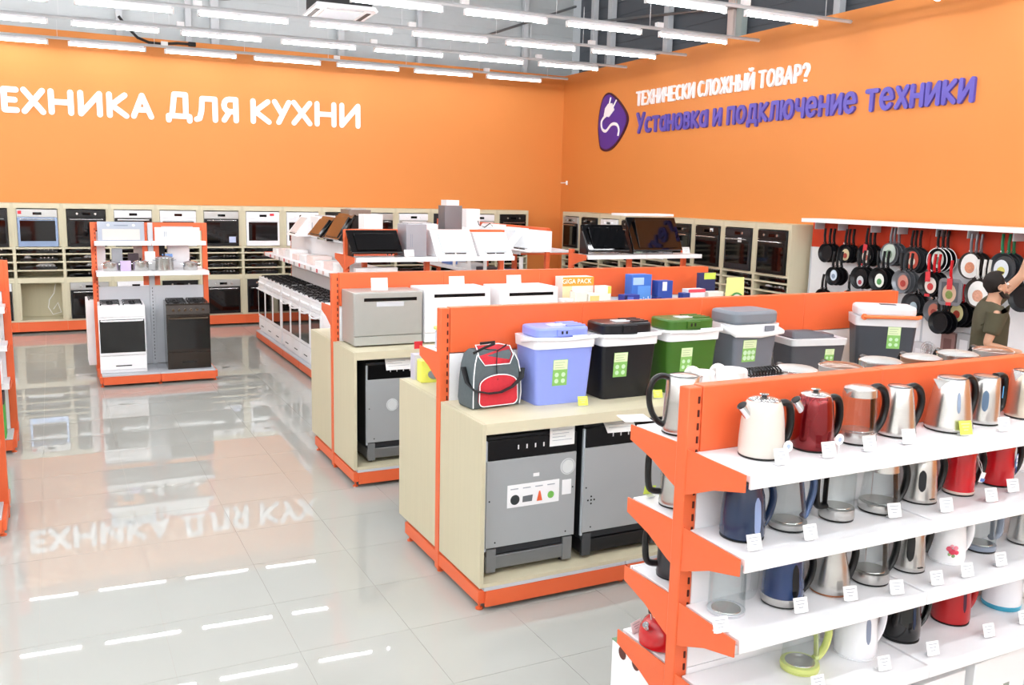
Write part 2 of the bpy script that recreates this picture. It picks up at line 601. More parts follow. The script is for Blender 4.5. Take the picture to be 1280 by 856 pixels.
def stroke_letter(ch, h, wsc, t, depth, mat, parent, loc):
    """one letter; its strokes get round ends; it lies in the local xz plane, facing -y"""
    mb = MB()
    k = 0
    for pl in GLY[ch][1]:
        for a, b in zip(pl[:-1], pl[1:]):
            ax, az = a[0] * h * wsc, a[1] * h
            bx, bz = b[0] * h * wsc, b[1] * h
            an = math.degrees(math.atan2(bz - az, bx - ax))
            poly = arc(bx, bz, t / 2, t / 2, an - 90, an + 90, 6) + arc(ax, az, t / 2, t / 2, an + 90, an + 270, 6)
            mb.prism(poly, -depth - k * .0004, 0, 'xz')
            k += 1
    return mb.build('letter', mat, parent, loc)


SIGNW = M('FBFBFF', 0.45, var=0.01)
t = thing('wall_lettering', 'large rounded white Cyrillic capitals mounted on the orange back wall', 'sign', (0, 16.45, 0))
spans = [('Т', -28, -4, 106, 138), ('Е', 2, 25, 107, 140), ('Х', 27, 58, 108, 142), ('Н', 61, 93, 110, 143), ('И', 98, 129, 112, 145), ('К', 134, 162, 114, 147), ('А', 164, 193, 115, 148),
         ('Д', 208, 241, 118, 152), ('Л', 243, 273, 119, 152), ('Я', 277, 299, 120, 153), ('К', 314, 340, 122.5, 154.5), ('У', 341, 365, 123.5, 155.5), ('Х', 365, 391, 124.5, 156.5), ('Н', 394, 421, 126, 158), ('И', 425, 451, 128, 159.5)]
for ch, a, b, yt, yb in spans:
    A, B = ony(a, yb, 16.4), ony(b, yb, 16.4)
    T = ony(a, yt, 16.4)
    th = .088
    h = T.z - A.z - th
    wsc = (B.x - A.x - th) / h / GLY[ch][0]
    zb = A.z + th / 2
    stroke_letter(ch, h, wsc, th, .03, SIGNW, t, (A.x + th / 2, -.0005, zb + (.06 if ch == 'Д' else 0)))


def wallR(px, py, off=-.02):
    r = ray(px, py)
    X0 = 9.42 + off
    tt = (X0 - .04 * 16.45) / (r.x - .04 * r.y)
    return EYE + r * tt


def right_line(txt, p0, p1, h, t_, mat, label, gap):
    A, B = wallR(*p0), wallR(*p1)
    length = math.hypot(B.x - A.x, B.y - A.y)
    adv = []
    x = 0
    for ch in txt:
        if ch == ' ':
            x += .42
        else:
            adv.append((ch, x))
            x += GLY[ch][0] + gap
    tot = x - gap
    s = (length - t_) / (tot * h)
    ob = thing('wall_lettering', label, 'sign', (wx(A.y), A.y, A.z), -(PI / 2 + RA))
    slope = (B.z - A.z) / length
    for ch, xx in adv:
        stroke_letter(ch, h, s, t_, .035, mat, ob, (xx * h * s + t_ / 2, -.0005, t_ / 2))
    return ob


VIOLET = M('5A4FB0', 0.45, var=0.03)
right_line('ТЕХНИЧЕСКИ СЛОЖНЫЙ ТОВАР?', (795, 133), (1011, 101.5), .215, .036, SIGNW, 'smaller white Cyrillic capitals with a question mark on the orange right wall', .3)
right_line('Установка и подключение техники', (795, 167.5), (1217, 130), .31, .058, VIOLET, 'violet rounded Cyrillic lettering below the white line on the right wall', .28)
# plug emblem
A = wallR(749, 150)
B = wallR(785, 150)
Tz, Bz = wallR(760, 116).z, wallR(762, 189).z
Wd = abs(A.y - B.y)
t = thing('plug_emblem', 'dark violet rounded triangular emblem with a white plug and curling cord', 'sign', (wx(A.y), A.y, (Tz + Bz) / 2), -(PI / 2 + RA))
H2 = (Tz - Bz) / 2


def blob(sc):
    base = [(.06, -.78), (.14, -.94), (.32, -1.0), (.55, -.88), (.80, -.55), (.96, -.2), (1.0, .05), (.92, .3), (.72, .62), (.5, .88), (.32, 1.0), (.16, .92), (.07, .7), (.0, .3), (-.02, -.2)]
    out = []
    n = len(base)
    for i in range(n):
        for q in range(4):
            p0, p1, p2, p3 = (Vector(base[(i + e) % n]) for e in (-1, 0, 1, 2))
            u = q / 4
            out.append(.5 * ((2 * p1) + (p2 - p0) * u + (2 * p0 - 5 * p1 + 4 * p2 - p3) * u * u + (3 * p1 - p0 - 3 * p2 + p3) * u ** 3))
    return [((.45 + (p.x - .45) * sc) * Wd, p.y * H2 * sc) for p in out]


MB().prism(blob(1.0), -.03, 0, 'xz').build('plate', M('3A1030', .35), t)
MB().prism(blob(.93), -.034, -.03, 'xz').build('face', M('4B2C96', .3, var=.35, scale=1.2), t)
cord = [(.72, -.5), (.74, -.3), (.66, -.12), (.48, -.1), (.3, -.3), (.16, -.22), (.12, 0), (.18, .14), (.3, .24)]
pts = []
for i in range(len(cord) - 1):
    for q in range(4):
        p0, p1, p2, p3 = (Vector(cord[max(0, min(len(cord) - 1, i + e))]) for e in (-1, 0, 1, 2))
        u = q / 4
        v = .5 * ((2 * p1) + (p2 - p0) * u + (2 * p0 - 5 * p1 + 4 * p2 - p3) * u * u + (3 * p1 - p0 - 3 * p2 + p3) * u ** 3)
        pts.append((v.x * Wd, -.042, v.y * H2))
MB().tube(pts, .028, .012, 6).build('cord', SIGNW, t)
MB().prism([(.2 * Wd, .22 * H2), (.38 * Wd, .16 * H2), (.56 * Wd, .38 * H2), (.48 * Wd, .62 * H2), (.34 * Wd, .62 * H2), (.24 * Wd, .48 * H2)], -.05, -.034, 'xz').build('plug_body', SIGNW, t, bevel=.006)
for a, b in (((.38, .6), (.42, .82)), ((.52, .5), (.62, .7))):
    MB().tube([(a[0] * Wd, -.042, a[1] * H2), (b[0] * Wd, -.042, b[1] * H2)], .022, .01, 6).build('prong', SIGNW, t)


# ------------------------------------------------------------------ fitted appliances
def oven(label, loc, rz, frame='b', door='b', knobs=2, sticker=None, w=.56, h=.58, handle=True, group='built-in ovens along the walls', display=True):
    fm = {'b': BLACK, 'w': WHITE, 's': SILVER, 'd': M('2A2A2E', .4, .3), 'blue': M('8FA4C4', .3, .5)}[frame]
    t = thing('built_in_oven', label, 'oven', loc, rz, group)
    MB().box(-w / 2, w / 2, 0, .40, 0, h).build('body', fm, t, bevel=.004)
    hp = .115
    cp = MB().box(-w / 2 + .002, w / 2 - .002, -.02, 0, h - hp, h - .002).build('control_panel', fm, t, bevel=.003)
    if display:
        MB().box(-.06, .06, -.0225, -.02, h - .085, h - .045).build('display', BGLASS, cp)
    for k in range(knobs):
        s = -1 if k % 2 else 1
        MB().cyl((s * (.13 + .05 * (k // 2)), -.02, h - .062), .017, .024, 14, 'y').build('knob', STEEL if frame != 'w' else WHITE2, cp)
    dm = {'b': BLACK, 's': SILVER, 'w': WHITE, 'blue': M('8FA4C4', .25, .5), 'd': M('2A2A2E', .4, .3)}[door]
    dr = MB().box(-w / 2 + .002, w / 2 - .002, -.02, 0, .004, h - hp - .008).build('door', dm, t, bevel=.003)
    mg = .05 if door in 'b' else .06
    MB().box(-w / 2 + mg * .6, w / 2 - mg * .6, -.023, -.02, mg + (.03 if door != 'b' else 0), h - hp - .06).build('door_glass', BGLASS, dr)
    if handle:
        hb = MB().tube([(-w * .42, -.05, h - hp - .035), (w * .42, -.05, h - hp - .035)], .009, n=8)
        for s in (-1, 1):
            hb.box(s * w * .38 - .008, s * w * .38 + .008, -.05, -.018, h - hp - .042, h - hp - .028)
        hb.build('handle', STEEL if frame != 'w' else WHITE2, dr)
    if sticker:
        c, sx, sz, sw, sh = sticker
        MB().box(sx - sw / 2, sx + sw / 2, -.0265, -.023, sz - sh / 2, sz + sh / 2).build('sticker', M(c, .6), t)
    return t


def hob(label, loc, rz, paper=None, group='gas and glass hobs lying in the wall slots', knobs=True):
    t = thing('hob', label, 'hob', loc, rz, group)
    MB().box(-.26, .26, 0, .36, 0.0, .05).build('glass_plate', BGLASS, t, bevel=.006)
    if knobs:
        for k in range(4):
            MB().cyl((.02 + k * .055, .035, .05), .014, .016, 10).build('knob', STEEL, t)
        MB().box(-.18, -.09, .03, .05, .05, .0515).build('marking', GREYP, t)
    return t


def wall_bay(label, loc, rz, pitch, empty_low=False):
    """built-in display bay: front face at local y = 0, opening towards -y"""
    t = thing('display_cabinet', label, 'cabinet', loc, rz, 'birch display cabinets along the walls')
    hw = pitch / 2
    D = .5
    bk = MB().box(-hw, hw, D - .016, D, .05, 2.03).build('back_panel', BIRCH, t)
    for s in (-1, 1):
        MB().box(*sorted((s * hw, s * (hw - .022))), 0, D - .018, .05, 2.03).build('side_panel', BIRCH, t)
        # filler stiles beside ovens
        MB().box(*sorted((s * (hw - .023), s * (.285))), .002, .02, 1.36, 1.955).build('stile', BIRCH, t)
        MB().box(*sorted((s * (hw - .023), s * (.285))), .002, .02, .215, .79).build('stile', BIRCH, t)
    xi = hw - .023
    MB().box(-xi, xi, 0, D - .018, 1.955, 2.03).build('top_panel', BIRCH_T, t)
    for z0, z1 in ((1.325, 1.355), (1.235, 1.255), (1.11, 1.13), (.98, 1.0)):
        MB().box(-xi, xi, .001, D - .018, z0, z1).build('shelf_board', BIRCH_T, t)
    MB().box(-xi, xi, 0, D - .018, .795, .875).build('middle_rail', BIRCH_T, t)
    MB().box(-xi, xi, 0, D - .018, .185, .21).build('bottom_panel', BIRCH_T, t)
    MB().box(-hw + .001, hw - .001, -.02, 0, .035, .184).build('kick_plate', ORANGE, t)
    return t


PB = .688
upper = {  # bay index -> (frame, door, knobs, sticker, extra words)
    -1: ('b', 'b', 2, ('E8E8EC', 0, .52, .1, .06), 'black oven cut by the left picture edge, top row of the back wall'),
    0: ('s', 'blue', 0, ('E23B46', -.24, .53, .05, .05), 'silver blue mirrored oven with a round red sticker, top left of the back wall'),
    1: ('b', 'b', 2, None, 'all black oven left of the freestanding cooker stand, top row'),
    2: ('w', 'b', 2, None, 'white panelled oven behind the grey hood of the cooker stand'),
    3: ('w', 'w', 0, None, 'white oven with a dark display behind the right half of the cooker stand'),
    4: ('s', 'b', 0, ('BFC8E8', .17, .11, .11, .1), 'steel framed black glass oven with a pale blue sticker, back wall top row'),
    5: ('w', 'w', 0, ('D8404A', .15, .535, .07, .04), 'white oven with a red rectangle sticker at its top right'),
    6: ('w', 'w', 2, None, 'cream white oven partly behind the tilted white hoods'),
    7: ('b', 'b', 2, None, 'black oven half hidden behind the black hoods on the back wall'),
    8: ('s', 'b', 0, None, 'silver panelled oven above the black slanted hood'),
    9: ('w', 's', 2, None, 'pale oven with two knobs above the tall grey hood body'),
    10: ('d', 'd', 2, None, 'dark brown oven behind the slim white chimney hood'),
    11: ('w', 's', 0, None, 'white and silver oven beside the white chimney hood, near the corner'),
    12: ('b', 'b', 2, None, 'black oven in the corner bay of the back wall')}
lower = {-1: ('w', 'b'), 1: ('s', 'b'), 2: ('w', 'b'), 3: ('b', 'b'), 4: ('s', 'b'), 5: ('d', 'b'), 6: ('w', 'b'), 7: ('b', 'b'), 8: ('s', 'b'), 9: ('w', 'b'), 10: ('b', 'b'), 11: ('s', 'b'), 12: ('b', 'b')}
bay0 = None
YB = 15.93
for i in range(-1, 13):
    xc = -.2 + PB * i
    lb = 'birch display bay of the back wall, %s from the left picture edge' % ORD[i + 1]
    if bay0 is None:
        bay0 = wall_bay(lb, (xc, YB, 0), 0, PB)
    else:
        dup(bay0, (xc, YB, 0), 0, lb)
    fr, dr, kn, st, words = upper[i]
    oven(words, (xc, YB - .006, 1.36), 0, fr, dr, kn, st)
    if i in lower:
        oven('lower built-in oven in the %s bay from the left of the back wall' % ORD[i + 1], (xc, YB - .006, .213), 0, lower[i][0], lower[i][1], 2)
PAPERS = []
hob0 = hob('x', (0, 0, 0), 0)
hob_used = False


def put_hob(loc, rz, lb):
    global hob_used
    if not hob_used:
        hob_used = True
        hob0.location = loc
        hob0.rotation_euler = (0, 0, rz)
        hob0['label'] = lb
        return hob0
    return dup(hob0, loc, rz, lb)


def leaflet(label, loc, rz, rot=(0, 0, 0), w=.3, d=.2):
    t = MB()
    n = 5
    top = [(-w / 2, -d / 2), (w / 2, -d / 2), (w / 2, d / 2), (-w / 2, d / 2)]
    t.hexa([(x, y, 0) for x, y in top], [(x * .6, y * .8, .04) for x, y in top])
    o = t.build('leaflet', PAPER, None, loc, rot=(0, 0, rz))
    return tag(o, label, 'leaflet')


slotn = {1.255: 'top', 1.13: 'second', 1.0: 'third', .875: 'bottom'}
for i in range(-1, 13):
    xc = -.2 + PB * i
    for z in (1.255, 1.13, 1.0, .875):
        if (i == 0 and z == .875):
            continue
        put_hob((xc + random.uniform(-.02, .02), YB + .03, z + .001), 0, 'black hob in the %s slot of the %s back wall bay from the left' % (slotn[z], ORD[i + 1]))
for i, z, dx in ((1, 1.0, .1), (1, 1.13, .08), (0, 1.0, .08), (0, 1.13, -.17)):
    leaflet('white paper leaflet on the hob in the %s slot of the %s back wall bay' % (slotn[z], ORD[i + 1]), (-.2 + PB * i + dx, YB + .2, z + .053), 0, w=.28 if dx > 0 else .09, d=.1)
# cable in the empty niche
x0 = -.2 + .2
tag(MB().tube([(x0, YB + .3, .75), (x0 - .03, YB + .28, .6), (x0 - .1, YB + .26, .5), (x0 - .12, YB + .24, .38), (x0 - .06, YB + .2, .27), (x0 + .06, YB + .2, .3), (x0 + .02, YB + .25, .45), (x0 - .05, YB + .3, .34)], .006, n=6).build('loose_cable', WHITE2), 'thin white cable hanging in the empty lower niche of the back wall', 'cable')

# right wall bays (turned), nearest one first
PR = .715
RZ = -(PI / 2 + RA)
rd = ['black oven with two round knobs and wide handle, nearest bay of the right wall', 'charcoal oven with a white tag, second bay of the right wall from the pans', 'black oven with white card and long handle, third right wall bay from the pans',
      'black oven reflecting orange light, fourth right wall bay from the pans', 'white framed oven beside the big black hood, right wall', 'black oven behind the angled black hood, sixth right wall bay from the pans', 'pale oven of the right wall, third bay from the corner', 'black oven of the right wall, second bay from the corner', 'silver oven of the right wall, corner bay']
rs = [('b', 'b', 2, None), ('d', 'd', 1, ('F0F0F0', .06, .42, .08, .06)), ('b', 'b', 1, ('F0F0F0', .12, .53, .07, .05)), ('b', 'b', 2, None), ('w', 'w', 0, None), ('b', 'b', 2, None), ('w', 's', 2, None), ('b', 'b', 2, None), ('s', 'b', 2, None)]


def rpos(Y, off, z):     # point on the right wall cabinet plane, off metres towards the wall
    return Vector((8.9 + .04 * (Y - 16) + off, Y - .04 * off, z))


for j in range(9):
    Yc = 8.96 + PR * (j + .5)
    lb = 'birch display bay of the right wall, %s counted from the hanging pans' % ORD[j]
    dup(bay0, rpos(Yc, 0, 0), RZ, lb).scale = (PR / PB, 1, 1)
    fr, dr, kn, st = rs[j]
    oven(rd[j], rpos(Yc, -.006, 1.36), RZ, fr, dr, kn, st)
    oven('lower oven in the %s right wall bay from the pans' % ORD[j], rpos(Yc, -.006, .213), RZ, 'sbwbd'[j % 5], 'b', 2)
    for z in (1.255, 1.13, 1.0, .875):
        put_hob(rpos(Yc + random.uniform(-.02, .02), .03, z + .001), RZ, 'black hob in the %s slot of the %s right wall bay counted from the pans' % (slotn[z], ORD[j]))
for j, dy in ((1, 0), (0, .12), (0, -.12)):
    P = rpos(8.96 + PR * (j + .5) + dy, -.004, 1.131)
    leaflet('small white card in the %s slots of the right wall, %s' % ('upper' if j else 'nearest upper', 'left one of two' if dy > 0 else ('right one of two' if dy < 0 else 'single')), P + Vector((.10, 0, .050)), RZ, w=.1, d=.05).scale = (1, 1, .5)


# ------------------------------------------------------------------ gondolas
def gondola(label, loc, rz, n, pitch=.96, H=1.66, hdr=.26, front=(), back=(), base=(.62, .62), posts=True, panel_top=None, cap_depth=.05, front_kick=True, back_panels=True, group='orange shelf gondolas', lowdeck=True, hdr_front=True):
    """double sided shop shelving; local x runs along it, front side faces -y.
    front/back: (z, depth) of shelves"""
    t = thing('shelf_gondola', label, 'shelving', loc, rz, group)
    L = n * pitch
    pm = MB().box(-.03, .03, -.03, .03, .02, H)
    post0 = None
    for k in range(n + 1):
        x = k * pitch
        if post0 is None:
            post0 = pm.build('post', ORANGE, t, bevel=.004)
            p = post0
        else:
            p = post0.copy()
            C.objects.link(p)
            p.parent = t
            p.location = (x, 0, 0)
        if k == 0:
            so = None
            for q in range(int((H - .1) / .05)):
                z = .1 + q * .05
                if so is None:
                    so = MB().box(-.004, .004, -.0335, -.029, 0, .026).build('slot', SLOTM, p, (.016, 0, z), smooth=False)
                else:
                    o = so.copy()
                    C.objects.link(o)
                    o.location = (.016, 0, z)
        for y in (-base[0] + .06, 0, base[1] - .06):
            if y == 0 and k not in (0,):
                continue
            MB().lathe([(.022, 0), (.022, .008), (.008, .014), (.008, .05)], 12, c=(x, y, 0)).build('foot', ORANGE, t)
        # base foot bar
        MB().box(x - .025, x + .025, -base[0] + .02, base[1] - .02, .045, .125).build('base_leg', ORANGE, t, bevel=.004)
    zp = H - hdr if hdr else H
    for k in range(n):
        x0, x1 = k * pitch + .031, (k + 1) * pitch - .031
        xa, xb = k * pitch + .002, (k + 1) * pitch - .002
        if hdr:
            MB().box(xa + (.03 if k == 0 else 0), xb, -.029 - .004, .029, zp, H + .004).build('header_panel', ORANGE, t, bevel=.004)
        if back_panels:
            zt = zp - .003
            m = 3
            for q in range(m):
                za, zb = .13 + (zt - .13) * q / m, .13 + (zt - .13) * (q + 1) / m - .003
                MB().box(x0 if k == 0 else xa, xb if k < n - 1 else x1, -.0325, .0325, za, zb).build('back_panel', WHITE, t)
        for side, lst, dep in ((-1, front, base[0]), (1, back, base[1])):
            for (z, d) in lst:
                y0, y1 = sorted((side * .034, side * (.034 + d)))
                sh = MB().box(xa + .004, xb - .004, y0, y1, z - .028, z).build('shelf', WHITE, t, bevel=.003)
                ye = side * (.034 + d)
                ya, yb = sorted((ye, ye + side * .012))
                lp = MB().box(xa, xb, ya, yb, z - .05, z + .003).build('front_lip', WHITE2, sh, bevel=.003)
        for side, dep in ((-1, base[0]), (1, base[1])):
            if lowdeck:
                y0, y1 = sorted((side * .034, side * (dep)))
                MB().box(xa, xb, y0, y1, .126, .145).build('base_deck', GREYP, t, bevel=.002)
            if front_kick:
                y0, y1 = sorted((side * (dep + .001), side * (dep - .018)))
                MB().box(xa + .01, xb, y0, y1, .03, .125).build('kick_plate', ORANGE, t, bevel=.002)
    # brackets at every post
    for side, lst in ((-1, front), (1, back)):
        for (z, d) in lst:
            for k in range(n + 1):
                x = k * pitch + (-.004 if k == 0 else (0 if k < n else .004))
                e = side * (.034 + d + .012)
                zt_ = z + (.012 if k == 0 else -.03)
                poly = [(side * .03, zt_), (side * .03, z - .16), (side * .06, z - .15), (e * .55, z - .095), (e, z - .055), (e, min(z + .006, zt_))]
                if 0 < k:
                    poly[-1] = (e * .97, z - .031)
                    poly[-2] = (e * .97, z - .05)
                    poly[1:4] = [(side * .03, z - .055), (side * .06, z - .055), (e * .55, z - .052)]
                MB().prism(poly, x - .003 - (.018 if k == 0 else 0), x + .003 - (.018 if k == 0 else 0), 'yz').build('bracket', ORANGE, t)
    return t


P0 = .96
gondola('front orange gondola of white shelves filled with kettles', (2.065, 2.60, 0), 0, 3, .955, 1.66, .245, front=[(1.418, .30), (1.118, .30), (.82, .30), (.53, .345)],
        back=[(1.43, .29), (1.125, .29), (.83, .29), (.535, .32)], base=(.34, .34), front_kick=False)
gondola('middle orange gondola holding the portable coolers and birch dishwasher cabinets', (2.065, 4.975, 0), 0, 4, .955, 1.66, .27, back=[(1.375, .28)], base=(.64, .6))
gondola('orange gondola holding the countertop dishwashers and detergent boxes', (2.065, 7.33, 0), 0, 4, .96, 1.66, .27, base=(.62, .62), back=[(1.375, .28)])


def birch_cabinet(label, loc, w, d, h, front=-1, top=.062, z0=.146, mid=True):
    t = thing('birch_cabinet', label, 'cabinet', loc, 0, 'birch cabinets standing in the gondolas')
    s = front
    y0, y1 = sorted((0, s * d))
    MB().box(0, .024, y0, y1, z0, h - .001).build('side_panel', BIRCH, t)
    MB().box(w - .024, w, y0, y1, z0, h - .001).build('side_panel', BIRCH, t)
    MB().box(.025, w - .025, y0, y1, h - top, h).build('top_panel', BIRCH_T, t)
    MB().box(.025, w - .025, y0, y1, z0, z0 + .022).build('bottom_panel', BIRCH_T, t)
    ya, yb = sorted((0, s * .012))
    MB().box(.025, w - .025, ya, yb, z0 + .023, h - top - .001).build('back_panel', BLACKM, t)
    return t


WTZ = 1.096
birch_cabinet('birch cabinet with dishwashers under the red bag and blue cooler', (2.04, 4.94, 0), 1.93, .60, WTZ)
birch_cabinet('birch cabinet under the grey coolers, mostly behind the kettles', (3.975, 4.94, 0), 1.93, .60, WTZ)
birch_cabinet('birch cabinet backing onto the cooler row, plain side panel facing the tiled aisle', (2.04, 5.012, 0), 1.93, .66, WTZ, 1)
birch_cabinet('birch cabinet holding a dark dishwasher below the silver countertop one', (2.04, 7.295, 0), 1.94, .58, WTZ)
birch_cabinet('birch cabinet under the detergent boxes', (3.985, 7.295, 0), 1.94, .58, WTZ)
birch_cabinet('birch cabinet with plain side behind the silver countertop dishwasher, far side', (2.04, 7.367, 0), 1.94, .66, WTZ, 1)


# ------------------------------------------------------------------ small cards
def price_tag(label, loc, rz=0, col=PAPER, w=.05, h=.042, group='price cards on the shelves', lines=3, tilt=-.3):
    t = thing('price_tag', label, 'price tag', loc, rz, group)
    c = MB().obox((0, 0, h / 2 + .004), (w, .0016, h), (tilt, 0, 0)).build('card', col, t)
    MB().box(-w * .3, w * .3, -.004, .022, 0, .003).build('foot', M('E9ECEF', .2, var=0), t)
    e = Euler((tilt, 0, 0)).to_matrix()
    for k in range(lines):
        hh = (.35 - k * .28) * h
        p = e @ Vector((0, -.0012, hh * .8)) + Vector((0, 0, h / 2 + .004))
        MB().obox(p, (w * (.7 - .18 * k), .0008, h * .05), (tilt, 0, 0)).build('print_line', INK, t)
    return t


# ------------------------------------------------------------------ kettles
def beak(mb, r, z0, z1, out, half=34):
    a = [PI - R(half), PI, PI + R(half)]
    L = (r * math.cos(a[0]), r * math.sin(a[0]), z1)
    Rr = (r * math.cos(a[2]), r * math.sin(a[2]), z1)
    T = (-r - out, 0, z1 + .004)
    B = (-r * .98, 0, z0)
    L2 = (r * math.cos(a[0] - .05) * .98, r * math.sin(a[0]) * .8, (z0 + z1) / 2)
    R2 = (r * math.cos(a[2] + .05) * .98, r * math.sin(a[2]) * .8, (z0 + z1) / 2)
    I = (-r * .5, 0, z1)
    mb.add([L, T, Rr, B, I], [(0, 1, 3), (1, 2, 3), (0, 4, 1), (4, 2, 1), (0, 3, 4), (2, 4, 3)])
    return mb


def handle_pts(kind, rt, rb, h):
    if kind == 'C':       # round C loop
        return [(rt - .008, 0, h * .93), (rt + .024, 0, h * .96), (rt + .053, 0, h * .88), (rt + .068, 0, h * .7), (rt + .066, 0, h * .5), (rt + .053, 0, h * .32), ((rt + rb) / 2 + .022, 0, h * .18), (rb - .006, 0, h * .13)]
    if kind == 'D':       # squarish loop
        return [(rt - .006, 0, h * .96), (rt + .03, 0, h * .965), (rt + .052, 0, h * .9), (rt + .055, 0, h * .6), (rt + .05, 0, h * .34), (rt + .035, 0, h * .25), ((rt + rb) / 2 - .002, 0, h * .24)]
    if kind in ('S', 'S2'):       # strap set below the shoulder of a domed kettle
        a = rb * .84
        return [(a - .01, 0, h * .80), (a + .02, 0, h * .83), (a + .042, 0, h * .78), (a + .052, 0, h * .62), (a + .052, 0, h * .42), (a + .042, 0, h * .27), (a + .022, 0, h * .18), (rb - .008, 0, h * .2)]
    if kind == 'O':       # open hook
        return [(rt - .006, 0, h * .97), (rt + .025, 0, h * .99), (rt + .05, 0, h * .92), (rt + .058, 0, h * .7), (rt + .045, 0, h * .45), (rt + .03, 0, h * .3)]
    return []


def kettle(label, loc, rz, body=STEEL, prof=None, h=.21, rb=.08, rt=.06, style='cone', hcol=BLACK, hkind='C', lid=None, knob=False, beakout=.022, window=None, glass=False, band=None, base=BLACK, hthick=.0135, hdl_w=.017, extra=None, badge=False, lidcol=None, fluted=False, group='kettles on the orange gondola'):
    t = thing('kettle', label, 'kettle', loc, rz, group)
    lidcol = lidcol or lid or STEEL
    if prof is None:
        if style == 'dome':
            prof = [(rb * .96, .008), (rb, .02), (rb * .985, h * .3), (rb * .94, h * .55), (rb * .87, h * .74), (rb * .82, h * .82), (rt * 1.06, h * .875), (rt, h * .895), (rt * .9, h * .9)]
        elif style == 'jug':
            prof = [(rb * .93, .006), (rb, .02), (rb * .98, h * .4), (rb * .9, h * .75), (rt, h * .96), (rt * .95, h * .985)]
        elif style == 'bell':
            prof = [(rb * .97, .008), (rb, .02), (rb * .97, h * .2), (rb * .82, h * .5), (rt * 1.02, h * .8), (rt, h * .95), (rt * .93, h * .965)]
        else:
            prof = [(rb * .97, .008), (rb, .016), (rb * .97, h * .12), ((rb + rt) / 2, h * .55), (rt, h * .94), (rt * .96, h * .955)]
    MB().lathe([(rb * .92, 0), (rb * .98, .002), (rb * .98, .007), (rb * .9, .009)], 32).build('power_base', base, t)
    if glass:
        bh = band if band else .045

        def rr(z):
            for (r0, z0), (r1, z1) in zip(prof[:-1], prof[1:]):
                if z0 <= z <= z1 and z1 > z0:
                    return r0 + (r1 - r0) * (z - z0) / (z1 - z0)
            return prof[-1][0]
        zt = h * (.84 if style != 'open' else .97)
        zs = [bh + (zt - bh) * q / 6 for q in range(7)]
        outer = [(rr(z), z) for z in zs]
        inner = [(rr(z) - .003, z) for z in zs][::-1]
        g = MB().lathe(outer + inner + [outer[0]], 32, caps=False)
        g.build('glass_body', GLASS, t)
        bb = MB().lathe([(rr(.012), .009), (rr(.016) + .001, .014), (rr(bh) + .0015, bh - .002), (rr(bh) - .004, bh), (.01, bh - .002)], 32)
        bb.build('base_band', body, t)
        MB().lathe([(rr(bh) * .8, bh + .0005), (rr(bh) * .78, bh + .003), (.01, bh + .003)], 28).build('heating_plate', STEEL, t)
        if style != 'open':
            MB().lathe([(rr(zt) + .001, zt - .004), (rr(h * .95) + .001, h * .95), (rr(h * .95) * .9, h * .97), (.01, h * .97)], 32).build('rim_band', lidcol, t)
            beak(MB(), rr(h * .95), zt, h * .955, beakout).build('spout', lidcol, t)
            MB().lathe([(rt * .8, h * .972), (rt * .7, h * .99), (.01, h * .995)], 28).build('lid', BLACKM if lidcol is STEEL and rb < .07 else lidcol, t)
        else:
            beak(MB(), rr(h * .95) + .001, h * .8, h * .97, beakout).build('spout', GLASS, t)
    else:
        n = 40 if fluted else 36
        mb = MB().lathe(prof, n)
        mb.build('body', body, t)
        if style == 'dome':
            MB().lathe([(rt * 1.02, h * .885), (rt * 1.0, h * .905), (rt * .8, h * .925), (rt * .35, h * .94), (.002, h * .942)], 32).build('lid', lidcol, t)
            kb = MB().lathe([(.011, h * .94), (.009, h * .965), (.011, h * .975), (.004, h * .98)], 16).build('lid_knob', BLACK, t)
            MB().lathe([(.016, h * .978), (.018, h * .985), (.014, h * 1.0), (.002, h * 1.003)], 18).build('knob_cap', CHROME, kb)
            zs = h * .78
            MB().tube([(-rb * .7, 0, zs - .03), (-rb * .93, 0, zs - .008), (-rb * 1.14, 0, zs + .012)], .020, .021, 12).build('spout', CHROME, t)
            sp = MB().tube([(-rb * 1.10, 0, zs + .008), (-rb * 1.16, 0, zs + .0145)], .016, .017, 12).build('spout_opening', BLACKM, t)
        else:
            MB().lathe([(rt * .97, h * .953), (rt * .93, h * .968), (rt * .6, h * .985), (.002, h * .99)], 32).build('lid', lidcol, t)
            MB().tube([(rt * .86 * math.cos(a), rt * .86 * math.sin(a), h * .975) for a in [2 * PI * i / 28 for i in range(28)]], .0014, n=5, closed=True, up=(0, 0, 1)).build('lid_seam', BLACKM, t)
            if beakout:
                beak(MB(), prof[-2][0], h * .72, h * .95, beakout).build('spout', lidcol if style != 'jug' else body, t)
    if knob:
        MB().lathe([(.008, h * .985), (.01, h * 1.0), (.012, h * 1.02), (.004, h * 1.03)], 16).build('lid_knob', BLACK, t)
    hp = handle_pts(hkind, rt, rb, h)
    if hp:
        sm = []
        for i in range(len(hp) - 1):
            for q in range(3):
                p0, p1, p2, p3 = (Vector(hp[max(0, min(len(hp) - 1, i + e))]) for e in (-1, 0, 1, 2))
                u = q / 3
                sm.append(.5 * ((2 * p1) + (p2 - p0) * u + (2 * p0 - 5 * p1 + 4 * p2 - p3) * u * u + (3 * p1 - p0 - 3 * p2 + p3) * u ** 3))
        sm.append(Vector(hp[-1]))
        MB().tube(sm, hthick, hdl_w, 10).build('handle', hcol, t)
        if glass or hkind == 'C2':
            MB().tube([(rt + .001, 0, h * .9), ((rt + rb) / 2 + .003, 0, h * .5), (rb + .002, 0, h * .2)], .006, .012, 6).build('handle_strip', hcol, t)
